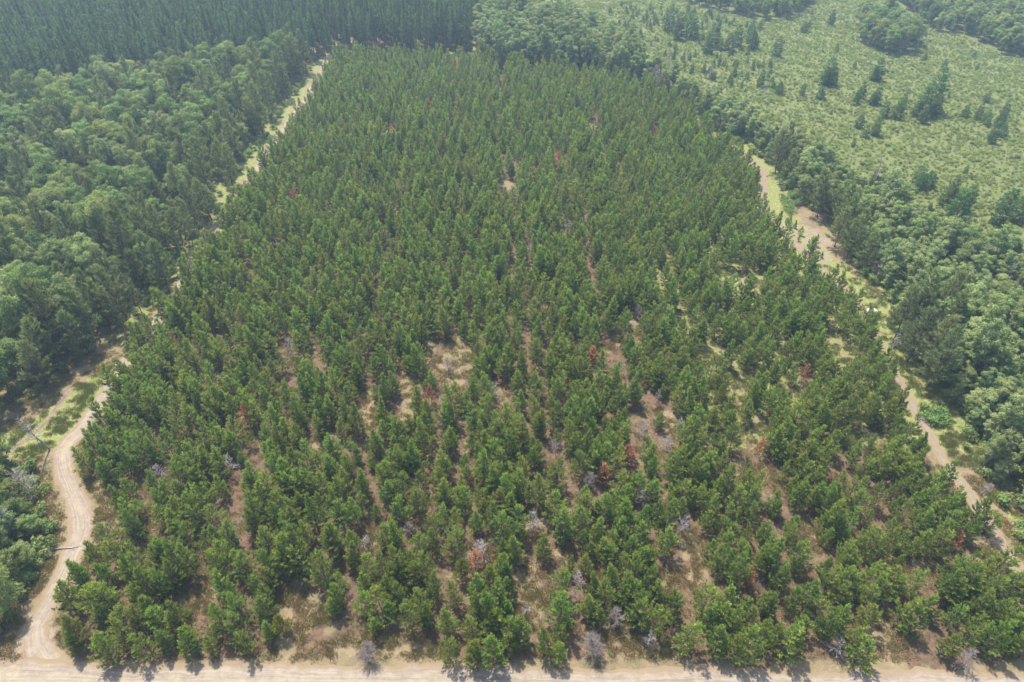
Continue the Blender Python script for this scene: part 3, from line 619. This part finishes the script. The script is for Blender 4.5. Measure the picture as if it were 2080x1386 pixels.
ps = rng.uniform(.78, 1.14, len(pp)) * (1 + .08 * noise(pp[:, 0], pp[:, 1], 35, 5))  * np.where(pp[:, 1] < 65, 1.02, np.where(pp[:, 1] > 95, 1.08, 1.0))
ps *= np.where(rng.uniform(0, 1, len(pp)) < .12, .68, 1)
ps *= np.where(rng.uniform(0, 1, len(pp)) < .08, 1.14, 1)

def d_young(p, s):
    x, y = p
    dl = dist_line(p[None], left_road[::4])[0][0]; dr = dist_line(p[None], right_road[::4])[0][0]
    if y < 44: a, g = 'bushy green young pine in the front rows facing the bottom dirt road', 'front rows of young pines along the bottom dirt road'
    elif dl < 7: a, g = 'young green pine on the plantation edge beside the left sand track', 'young pines edging the left sand track'
    elif dr < 7: a, g = 'young green pine on the plantation edge beside the right forest track', 'young pines edging the right forest track'
    elif x < 0: a, g = 'young green pine in the middle rows nearer the left sand track', 'middle rows of young pines nearer the left track'
    else: a, g = 'young green pine in the middle rows nearer the right forest track', 'middle rows of young pines nearer the right track'
    if s < .78: a = a.replace('young', 'small young', 1); g = 'small ' + g
    elif s > 1.16: a = a.replace('young', 'tall young', 1); g = 'tall ' + g
    return a, g
SPECIAL = [(d_[0], d_[1], d_[2], 5.0) for d_ in D] + [(d_[0], d_[1], d_[2], 5.0) for d_ in RS] + [(935, 1158, .85, 5), (570, 1268, .75, 5), (745, 1332, 1, 3.4), (1205, 1312, 1.2, 3.4)]
sg_ = np.array([at(a, b) * (CAM_H - h_ * c * .55) / CAM_H for a, b, c, h_ in SPECIAL])
hide = np.zeros(len(pp), bool)
for q in sg_:
    dq = pp - q; u_ = q / np.hypot(*q); al = -(dq @ u_); ac = np.abs(dq[:, 0] * u_[1] - dq[:, 1] * u_[0])
    hide |= (np.hypot(*dq.T) < 1.5) | ((al > 0) & (al < 2.6 + .014 * np.hypot(*q)) & (ac < 1.0))
pp = pp[~hide]; ps = ps[~hide]
forest('young_pine', jack, pp, 6, 1, 1, d_young, 'pine tree', 'young_pines', 'close rows of young green pines filling the plantation between the two tracks', sizes=ps, noun=lambda z: 'tall green young pine' if z > 1.1 else ('small green young pine' if z < 0.78 else 'green young pine'), lms=LM_YOUNG)

# ------------------------------------------------------------------ mature pines, red pine forest, broadleaf woods
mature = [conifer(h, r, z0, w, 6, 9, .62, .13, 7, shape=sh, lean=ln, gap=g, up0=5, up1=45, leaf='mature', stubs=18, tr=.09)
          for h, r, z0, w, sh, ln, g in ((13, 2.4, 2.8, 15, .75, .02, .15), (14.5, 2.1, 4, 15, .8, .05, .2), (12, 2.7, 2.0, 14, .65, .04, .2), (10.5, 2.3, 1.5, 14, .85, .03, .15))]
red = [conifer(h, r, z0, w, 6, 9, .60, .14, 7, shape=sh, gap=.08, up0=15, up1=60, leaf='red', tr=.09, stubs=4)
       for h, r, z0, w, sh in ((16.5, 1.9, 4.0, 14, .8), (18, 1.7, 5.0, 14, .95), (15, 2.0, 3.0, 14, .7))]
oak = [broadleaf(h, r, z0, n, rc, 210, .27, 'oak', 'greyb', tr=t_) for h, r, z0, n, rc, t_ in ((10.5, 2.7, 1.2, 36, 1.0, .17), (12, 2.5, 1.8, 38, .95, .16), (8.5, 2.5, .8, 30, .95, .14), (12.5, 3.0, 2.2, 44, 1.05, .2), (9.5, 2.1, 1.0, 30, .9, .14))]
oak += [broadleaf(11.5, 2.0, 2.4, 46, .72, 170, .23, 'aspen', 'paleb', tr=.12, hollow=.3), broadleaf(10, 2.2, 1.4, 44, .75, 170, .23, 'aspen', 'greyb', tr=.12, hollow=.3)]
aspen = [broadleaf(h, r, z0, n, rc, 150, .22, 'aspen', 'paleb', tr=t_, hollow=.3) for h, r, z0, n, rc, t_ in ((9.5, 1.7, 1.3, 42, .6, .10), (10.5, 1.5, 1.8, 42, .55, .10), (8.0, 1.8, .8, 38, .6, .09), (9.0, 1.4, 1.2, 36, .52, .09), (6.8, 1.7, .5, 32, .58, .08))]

def d_mature(p, s):
    x, y = p
    if x > 0: return 'tall grey green mature pine beside the right forest track and sand patch', 'mature pines by the right track'
    if dist_line(p[None], left_road[::4])[0][0] < 14: return 'tall grey green mature pine with bare lower trunk leaning over the left track verge', 'mature pines along the left track'
    return 'dark mature pine standing among the broadleaf trees left of the track', 'mature pines among the left wood'
mp = []
L = left_road[::4]
dd_ = unit(np.gradient(L, axis=0)); nn = np.stack([-dd_[:, 1], dd_[:, 0]], 1)
for i in range(len(L)):
    for _ in range(2):
        off = rng.uniform(6.0, 16); q = L[i] + nn[i] * off * (1 if nn[i][0] < 0 else -1)
        mp.append(q + rng.normal(0, .6, 2))
mp = np.array(mp); mp = mp[inside(mp, hard_left) & (rng.uniform(0, 1, len(mp)) < .62)]
extra = P((150, 738), (185, 712), (205, 695), (50, 830), (20, 830), (80, 795), (0, 840), (345, 596), (360, 580), (334, 590), (392, 498), (380, 520), (405, 470), (432, 450), (230, 690), (262, 660), (290, 640), (240, 640), (275, 610),
          (1695, 500), (1702, 478), (1722, 520), (1745, 545), (1712, 462), (1760, 560), (1735, 500), (1660, 440), (1682, 450), (1815, 690), (1842, 735), (1868, 762), (1880, 790), (1848, 668), (1905, 700), (1895, 660), (1600, 372), (1575, 352), (1580, 340))
inner = grid(hard_left, 9.5, .45); inner2 = grid(hard_left, 30, .4)
mp = np.concatenate([mp, extra, inner, inner2]); 
keep = [0]
for i in range(1, len(mp)):
    if np.hypot(*(mp[keep] - mp[i]).T).min() > 3.0: keep.append(i)
mp = mp[keep]
forest('mature_pine', mature, mp, 13, .8, 1.15, d_mature, 'pine tree', None, None, limit=290, tilt=.04, noun=lambda z: 'tall grey green pine' if z > 1.05 else ('smaller grey green pine' if z < 0.88 else 'mature grey green pine'), lms=(LM_WOOD, LM_RIGHT))

def d_red(p, s):
    if p[0] > -60: return 'tall dark red pine at the forest edge behind the plantation', 'red pines at the edge behind the plantation'
    return 'tall dark red pine in the front ranks of the forest behind the broadleaf wood', 'red pines in front ranks of the far forest'
rp = grid(red_poly, 3.9, .25, 4.2)
forest('red_pine', red, rp, 17, .85, 1.1, d_red, 'pine tree', 'red_pines', 'dark forest of tall straight red pines filling the far left distance', tilt=.012, hvar=.12, noun=lambda z: 'tall red pine' if z > 1.03 else ('shorter red pine' if z < 0.91 else 'dark red pine'), lms=LM_BACK, margin=200)

def d_oak(p, s):
    if p[1] < 75: return 'leafy green broadleaf tree in the clump inside the sand track bend, bottom left', 'broadleaf trees in the bottom left clump'
    big = 'large round' if s > 1.05 else ('small' if s < .85 else 'rounded')
    return f'{big} dark green broadleaf tree in the wood left of the sand track', f'{big} broadleaf trees of the left wood'
op = np.concatenate([grid(hard_left, 4.3, .42), grid(hard_corner, 3.3, .42)])
op = op[(np.array([np.hypot(*(mp - q).T).min() for q in op]) > 2.6)]
dlr = dist_line(op, left_road[::4])[0]; op = op[(dlr > 7.5) | ((op[:, 1] < 75) & (dlr > 3.6))]
os_ = rng.uniform(.75, 1.2, len(op)) * np.where(op[:, 1] < 75, .78, 1) * np.where(dist_line(op, left_road[::4])[0] < 12, .7, 1)
oakf = forest('broadleaf_tree', oak, op, 11, 1, 1, d_oak, 'tree', 'broadleaf_trees', 'dense green broadleaf wood stretching back left of the sand track', sizes=os_, hvar=.18, noun=lambda z: 'large round leafy green tree' if z > 1.05 else ('small leafy green tree' if z < 0.8 else 'rounded leafy green tree'), lms=LM_WOOD)

def d_aspen(p, s):
    big = 'tall' if s > 1.05 else ('low' if s < .8 else 'slender')
    if p[1] < 120: return f'{big} pale green aspen in the thicket along the lower right track', f'{big} aspens along the lower right track'
    return f'{big} pale green aspen in the belt between plantation and bog', f'{big} aspens between plantation and bog'
ap = grid(strip_right, 2.9, .42); ap = ap[(np.array([np.hypot(*(mp - q).T).min() for q in ap]) > 2.2)]
dra = dist_line(ap, right_road[::4])[0]; ap = ap[dra > 4.2]
as_ = rng.uniform(.72, 1.15, len(ap)) * (1 + .18 * noise(ap[:, 0], ap[:, 1], 30, 6)) * np.where(dist_line(ap, right_road[::4])[0] < 8, .62, 1)
edge_bog = dist_line(ap, P((1290, 125), (1420, 205), (1520, 260), (1640, 330), (1740, 385), (1840, 445), (1960, 520), (2080, 545), (2420, 640)))[0]
as_ *= np.clip(.6 + edge_bog / 18, .6, 1.05)
top_block = inside(ap, P((968, 104), (1000, 140), (1180, 152), (1330, 178), (1330, 110), (1180, 40), (1040, -40), (968, -60)))
as_ = np.where(top_block, as_ * 1.25, as_)
aspf = forest('aspen_tree', aspen, ap, 10, 1, 1, d_aspen, 'tree', 'aspen_trees', 'belt of pale green aspens between the plantation and the bog', sizes=as_, hvar=.18, noun=lambda z: 'tall pale green aspen' if z > 1.05 else ('low pale green aspen' if z < 0.8 else 'slender pale green aspen'), lms=LM_RIGHT)

# far woods beyond the bog and larger round trees mixed in the top block: same broadleaf kind, drawn as masses of far wood
fw = np.concatenate([grid(far_wood, 4.5, .4), grid(right_wood, 4.5, .4), grid(island_wood, 3.6, .4)])
fwn = len(fw); vi = rng.integers(0, len(oak), fwn); s = rng.uniform(.6, 1.0, fwn)
o = gn_mass('far_wood', np.column_stack([fw, gh(fw[:, 0], fw[:, 1])]), vi, np.column_stack([np.zeros((fwn, 2)), rng.uniform(0, 6.28, fwn)]), np.stack([s, s, s], 1), [[c for _, c in oakf[v]] for v in range(len(oak))])
tag(o, 'dark broadleaf woods standing on the far side of the bog', 'wood', kind='stuff')
tbrec = []
tb = grid(P((975, 100), (1010, 135), (1150, 140), (1290, 150), (1200, 80), (1080, 20), (985, 10)), 8, .4)
for q in tb:
    s = random.uniform(.8, 1.15)
    r = put('broadleaf_tree', [(n, c) for n, c in oakf[random.randrange(len(oak))]], q[0], q[1], random.uniform(0, 6.28), (s, s, s * 1.05))
    tag(r, 'large round broadleaf tree rising among aspens behind the plantation', 'tree', 'large trees behind the plantation'); tbrec.append((r, q, s))
relabel(tbrec, lambda z: 'tall spreading tree' if z > 1.03 else ('rounded spreading tree' if z > .9 else 'smaller spreading tree'), LM_RIGHT + LM_BACK)

# ------------------------------------------------------------------ bog: shrubs and scattered spruces
spruce = [conifer(h, r, .3, w, 7, 8, .36, .11, 6, shape=.95, up0=-5, up1=35, gap=.04, droop=22, leaf='spruce') for h, r, w in ((5.5, 1.25, 13), (4.6, 1.2, 11), (6.5, 1.2, 15))]
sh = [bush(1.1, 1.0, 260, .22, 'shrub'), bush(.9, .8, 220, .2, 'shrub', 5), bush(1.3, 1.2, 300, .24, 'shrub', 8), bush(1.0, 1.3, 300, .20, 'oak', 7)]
bp_ = grid(bog_poly, 1.25, .47)
inw = inside(bp_, far_wood) | inside(bp_, right_wood) | inside(bp_, island_wood) | inside(bp_, meadow_field)
dens = noise(bp_[:, 0], bp_[:, 1], 26, 7) * .5 + noise(bp_[:, 0], bp_[:, 1], 9, 0) * .5
bp_ = bp_[~inw & (rng.uniform(0, 1, len(bp_)) < (.78 + .3 * dens))]
def d_shrub(p, s): return 'low light green shrub in the open bog nearest the aspen belt', 'low shrubs on the bog'
bs = rng.uniform(.40, .80, len(bp_)) * (1 + .35 * noise(bp_[:, 0], bp_[:, 1], 12, 3))
shf = forest('bog_shrub', sh, bp_, 1, 1, 1, d_shrub, 'shrub', 'bog_shrubs', 'low light green shrub cover all over the open bog', sizes=bs, limit=150, hvar=.2, noun=lambda z: 'broad light green bog shrub' if z > 1.05 else ('small light green bog shrub' if z < 0.7 else 'low light green bog shrub'), lms=LM_BOG)

ug = np.concatenate([grid(strip_right, 2.2, .45), grid(hard_left, 2.6, .45), grid(hard_corner, 1.7, .45), grid(P((560, 128), (645, 124), (690, 103), (760, 106), (880, 109), (958, 106), (960, 92), (560, 112)), 2.2, .45)])
ug = ug[(dist_line(ug, left_road[::4])[0] > 3.0) & (dist_line(ug, right_road[::4])[0] > 3.0) & visible(ug, 2, 60)]
n_ = len(ug); s = rng.uniform(.9, 1.9, n_)
o = gn_mass('undergrowth', np.column_stack([ug, gh(ug[:, 0], ug[:, 1]) - .03]), np.where(rng.uniform(0, 1, n_) < .97, 3, 2), np.column_stack([np.zeros((n_, 2)), rng.uniform(0, 6.28, n_)]), np.stack([s, s, s], 1), [[c for _, c in shf[v]] for v in range(4)])
tag(o, 'leafy undergrowth beneath the broadleaf trees and aspens', 'undergrowth', kind='stuff')

SP = [(1685, 150, 1.7), (1678, 158, 1.2), (1692, 156, 1.1), (1785, 145, 1.4), (1778, 152, .9), (1893, 195, 2.1), (1880, 212, 1.7), (1868, 222, 1.2), (1900, 222, 1.1), (1878, 235, 1.0), (1668, 190, .9), (1750, 190, .9), (1740, 200, .8), (1775, 200, .9), (1782, 196, 1.0),
      (1800, 225, .9), (1826, 225, 1.1), (1832, 215, .9), (1790, 238, .6), (1748, 248, .9), (1780, 262, .9), (1760, 270, .7), (1962, 228, .8), (1990, 232, .8), (2005, 240, .8), (2035, 243, 1.0), (2042, 228, .8), (2005, 198, .7), (2038, 268, .8), (2018, 278, .9),
      (1865, 360, .9), (1888, 368, 1.0), (1872, 375, .9), (1925, 400, 1.2), (1940, 405, 1.0), (1960, 415, 1.0), (1975, 398, .8), (2050, 410, 1.2), (2030, 440, 1.1), (1945, 435, 1.7), (2070, 430, 1.3), (1935, 385, .8), (1630, 185, .8), (1585, 180, .9), (1545, 165, .9),
      (1580, 98, 1.3), (1530, 80, 1.6), (1527, 70, 1.3), (1500, 75, 1.5), (1482, 85, 1.4), (1450, 75, 1.7), (1440, 90, 1.5), (1405, 55, 2.0), (1378, 62, 1.6), (1360, 45, 1.7), (1635, 55, .9), (1690, 40, 1.0), (1920, 130, .6), (1980, 110, .5), (1700, 100, .5)]
sprec = []
for i, (px, py, s) in enumerate(SP):
    g = at(px, py) * (CAM_H - 2.2 * s) / CAM_H
    r = put('spruce_tree', spruce[i % 3], g[0], g[1], random.uniform(0, 6.28), (s * 1.1, s * 1.1, s), (random.gauss(0, .03), random.gauss(0, .03)))
    if i < 3: lab, gr = 'dark spruce in the tight clump of three on the middle bog', 'clump of three bog spruces'
    elif i < 5: lab, gr = 'dark spruce in the pair right of the three-tree clump on the bog', 'pair of bog spruces'
    elif i < 10: lab, gr = 'tall dark spruce of the largest lone clump on the right bog', 'largest spruce clump on the bog'
    elif 45 <= i < 55: lab, gr = 'tall pointed spruce on the bog below the far dark wood', 'tall spruces near the far wood'
    elif i < 30: lab, gr = 'small dark spruce dotted over the middle of the bog', 'small spruces on the middle bog'
    else: lab, gr = 'small spruce scattered on the outer parts of the bog', 'small spruces on the outer bog'
    tag(r, lab, 'spruce tree', gr)
    if i >= 10: sprec.append((r, g, s))
relabel(sprec, lambda z: 'tall dark spruce' if z > 1.25 else ('dark spruce' if z > .85 else 'small dark spruce'), LM_BOG)
ys = grid(P((1240, 60), (1400, 40), (1560, 130), (1600, 190), (1520, 190), (1400, 150), (1300, 110)), 3.2, .45); ys = ys[rng.uniform(0, 1, len(ys)) < .3]
ys2 = grid(P((1260, 20), (1400, 20), (1560, 60), (1400, 60), (1240, 60)), 5, .45); ys3 = grid(bog_poly, 30, .48)
ys = ys[~inside(ys, meadow_field)]; ys3 = ys3[~(inside(ys3, far_wood) | inside(ys3, right_wood) | inside(ys3, meadow_field))]
ys = np.concatenate([ys, ys2, ys3])
def d_sp(p, s): return 'small bluish young conifer standing in the shrubby bog', 'small conifers of the bog'
forest('young_spruce', spruce, ys, 4, .28, .6, d_sp, 'spruce tree', 'young_spruces', 'small conifers thinly scattered over the far bog', noun=lambda z: 'taller bog conifer' if z > 0.5 else ('tiny bog conifer' if z < 0.35 else 'small bog conifer'), lms=LM_BOG, limit=260)

# ------------------------------------------------------------------ dead, rusty and odd trees inside the plantation
dead = [bare_tree(4.6, 1.2, 9, 6, 1.2, 9, 10, 'dead', .95, .05), bare_tree(5.2, .95, 10, 5, 1.6, 8, 0, 'fade', .9, .05), bare_tree(3.8, 1.25, 8, 7, .8, 10, 20, 'fade', .9, .05), bare_tree(4.6, .8, 10, 4, 1.8, 7, 25, 'dead', .95, .05), bare_tree(3.0, 1.1, 6, 6, .6, 9, -10, 'dead', .95, .05), bare_tree(4.2, 1.3, 9, 6, .9, 10, 5, 'fade', .9, .05)]
explicit('dead_tree', dead, D, 5, 'dead tree', 'bare dead trees')
twig = [bare_tree(3.4, 1.5, 12, 9, .3, 9, 30, 'fade', .8)]
explicit('dead_shrub', twig, [(745, 1332, .95, 'grey leafless twiggy bush beside the bottom dirt road'), (1205, 1312, 1.15, 'large pinkish bare twiggy tree near the bottom road')], 3.4, 'shrub', 'leafless bushes near the bottom road')
rust = [conifer(5.2, 1.4, .9, 9, 6, 6, .40, .10, 6, gap=.2, leaf='rust'), conifer(4.6, 1.3, .8, 8, 6, 5, .40, .10, 5, gap=.3, leaf='rust')]
explicit('dying_pine', rust, RS, 5, 'pine tree', 'rust coloured dying pines')
yel = [conifer(5.0, 1.3, .8, 10, 6, 8, .42, .10, 6, leaf='yellow')]
explicit('yellow_pine', yel, [(935, 1158, .85, 'yellow green sickly pine below the white dead pine'), (570, 1268, .75, 'slim yellowish young pine beside the lower left sand gap'), (1425, 660, .6, 'small yellowish pine near the light green gap')], 5, 'pine tree', 'yellowing pines')
ybush = [bush(1.2, 1.5, 500, .2, 'fern', 8), bush(1.4, 1.2, 500, .22, 'fern', 9)]
FB = [(1590, 405), (1600, 412), (1610, 400), (1596, 420), (1618, 416), (1606, 430), (1622, 404), (1888, 852), (1898, 845), (1905, 858), (1880, 842), (1300, 1205)]
for i, (px, py) in enumerate(FB):
    g = at(px, py); s = 1.5 if 7 <= i < 11 else 1.3
    r = put('leafy_bush', ybush[i % 2], g[0], g[1], i * 1.3, (s, s, s))
    tag(r, 'bright green leafy bush on the verge below the aspens' if i < 7 else 'bright green bush beside the right forest track', 'bush', 'bright bushes at the verge' if i < 7 else 'bright bushes by the lower track')
for i, (px, py, s) in enumerate([(1602, 458, .5), (1614, 462, .35), (1625, 476, .45), (1645, 500, .5), (1655, 498, .45), (1622, 488, .35), (1608, 500, .3), (1668, 522, .3), (1560, 430, .3)]):
    g = at(px, py); r = put('small_pine', jack[i % 8], g[0], g[1], i, (s * 1.1, s * 1.1, s))
    tag(r, 'small young pine growing on the open sand patch', 'pine tree', 'small pines on the sand patch')

# lone objects
snag = bare_tree(8.5, 1.3, 10, 4, 3.2, 4, 0, 'dead', 1.5, .16)
g = at(100, 912); r = put('dead_snag', snag, g[0], g[1], 1.0, (1, 1, 1), (0, 0)); r.rotation_euler = (-.02, -.14, 1.0)
tag(r, 'leaning dead pine trunk with bare side branches at the track bend', 'dead tree')
birch = bare_tree(15, 1.8, 5, 3, 9, 3, 50, 'dead', 2.4, .17)
for (px, py, s) in ((1752, 430, .95),):
    g = at(px, py); r = put('dead_birch', birch, g[0], g[1], .5, (s, s, s)); tag(r, 'tall white bare birch rising above the aspen belt', 'dead tree')
for i, (px, py) in enumerate([(1922, 92), (2060, 96), (2045, 100), (1905, 80), (2070, 650), (2040, 640)]):
    g = at(px, py); s = .8; r = put('bare_birch', birch, g[0], g[1], i * 2., (s, s, s), (random.gauss(0, .06), random.gauss(0, .06)))
    tag(r, 'pale bare stem standing at the edge of the far right wood' if i < 4 else 'pale bare trunk among the aspens at the right border', 'dead tree', 'pale stems of the far wood' if i < 4 else 'pale trunks at the right border')
lg = MB(); lg.tube([[-2.2, 0, .1], [-.5, .1, .16], [1.0, -.05, .12], [2.2, .15, .2]], [.09, .08, .06, .03], 6)
for a, b_ in (((.2, 0, .12), (.9, .7, .3)), ((1.0, -.05, .12), (1.7, -.6, .25))): lg.tube([a, b_], [.035, .015], 4)
g = at(130, 1114); o = bpy.data.objects.new('fallen_log', lg.mesh('fallen_log', [M['dead']])); col.objects.link(o)
o.location = (g[0], g[1], float(gh(*g)) + .03); o.rotation_euler = (0, 0, .15); tag(o, 'thin grey fallen log lying across the left sand track', 'log')

# elevated hunting blind
g = at(1763, 651); z = float(gh(*g))
r = bpy.data.objects.new('hunting_blind', None); col.objects.link(r); r.location = (g[0], g[1], z); r.rotation_euler = (0, 0, R(20)); r.scale = (.78, .78, .85)
tag(r, 'open topped white box blind with shaded grey front on wooden legs on the grassy verge', 'hunting blind')
def part(n, mb, m, par=r):
    o = bpy.data.objects.new(n, mb.mesh(n, m if isinstance(m, list) else [m])); col.objects.link(o); o.parent = par; return o
for sx in (-1, 1):
    b = MB(); b.box((sx * .78, 0, 2.35), (.05, 1.6, 1.9)); part('side_wall', b, M['white'])
b = MB(); b.box((0, -.78, 2.2), (1.5, .05, 1.6)); part('front_wall', b, M['shade_grey'])
b = MB(); b.box((0, .78, 2.35), (1.5, .05, 1.9)); part('back_wall', b, M['white'])
b = MB(); b.box((0, 0, 1.38), (1.7, 1.7, .05)); part('floor_deck', b, M['dark'])
b = MB(); b.box((.2, -.79, 3.04), (1.1, .07, .10)); part('window_rail', b, M['white'])
for sx in (-1, 1):
    for sy in (-1, 1):
        b = MB(); b.tube([[sx * .95, sy * .95, 0], [sx * .72, sy * .72, 1.36]], [.055, .05], 5); part('leg', b, M['post'])
b = MB()
for sx in (-.2, .2): b.tube([[sx, 1.45, 0], [sx, .85, 1.5]], [.03, .03], 4)
for k in range(5): b.tube([[-.2, 1.37 - .12 * k, .25 + .28 * k], [.2, 1.37 - .12 * k, .25 + .28 * k]], [.02, .02], 4)
part('ladder', b, M['post'])

# ------------------------------------------------------------------ grass cover
gsrc = []
for k, (mat, n_, hh) in enumerate((('drygrass', 60, .38), ('drygrass', 50, .28), ('greengrass', 60, .4))):
    me = tuft_mesh(.5, hh, n_, .05, mat); g = at(640 + 40 * k, 1345) if k < 2 else at(140, 860)
    o = bpy.data.objects.new('grass_tuft', me); col.objects.link(o); o.location = (g[0], g[1], float(gh(*g)) - .02); tag(o, 'low tuft of grass beside the sand road', 'grass', kind='stuff'); gsrc.append([o])
area = P((-100, 1386), (2200, 1386), (2250, 1250), (1500, 300), (600, 300), (-100, 900))
gp = rng.uniform([-95, 36.8], [95, 125], (120000, 2)); w_ = np.clip(1.5 - gp[:, 1] / 90, .25, 1)
pl = inside(gp, plant_poly); gg = in_gap(gp, 1.0); cl = inside(gp, clear_poly)
dl = dist_line(gp, left_road[::4])[0]; dr = dist_line(gp, right_road[::4])[0]; db = dist_line(gp, road_bottom[::4])[0]
ok = (dl > 1.9) & (dr > 1.3) & (db > 2.3) & visible(gp, 0, 30) & (dist_line(gp, trail[::3])[0] > .8) & ~inside(gp, sand_patch)
ok &= (rng.uniform(0, 1, len(gp)) < w_ * np.where(gg | cl | ~pl, 1, .3)) & (noise(gp[:, 0], gp[:, 1], 5, 2) > -.35)
gp = gp[ok]; greenish = inside(gp, clear_poly) | ((dist_line(gp, right_road[::4])[0] < 7) & (gp[:, 1] > 65)) | (rng.uniform(0, 1, len(gp)) < .12) | ((gp[:, 0] > 30) & (gp[:, 1] > 70))
gv = np.where(greenish, 2, rng.integers(0, 2, len(gp))); n_ = len(gp); s = rng.uniform(.6, 1.3, n_)
o = gn_mass('grass', np.column_stack([gp, gh(gp[:, 0], gp[:, 1]) - .02]), gv, np.column_stack([np.zeros((n_, 2)), rng.uniform(0, 6.28, n_)]), np.stack([s, s, s], 1), gsrc)
tag(o, 'dry tan and green grass between the trees and beside the tracks', 'grass', kind='stuff')

# ------------------------------------------------------------------ haze over the whole site
hz = MB(); hz.box((0, 1000, 42), (5200, 5200, 88)); o = bpy.data.objects.new('haze', hz.mesh('haze', [])); col.objects.link(o)
m = bpy.data.materials.new('summer_haze'); m.use_nodes = True; t = m.node_tree; t.nodes.clear(); out = N(t, 'ShaderNodeOutputMaterial'); pv = N(t, 'ShaderNodeVolumePrincipled')
pv.inputs['Color'].default_value = (.58, .78, .98, 1); pv.inputs['Density'].default_value = .00042; pv.inputs['Anisotropy'].default_value = .2
t.links.new(pv.outputs[0], out.inputs['Volume'])
try: m.cycles.homogeneous_volume = True; m.cycles.volume_sampling = 'DISTANCE'
except Exception: pass
o.data.materials.append(m); tag(o, kind='stuff')
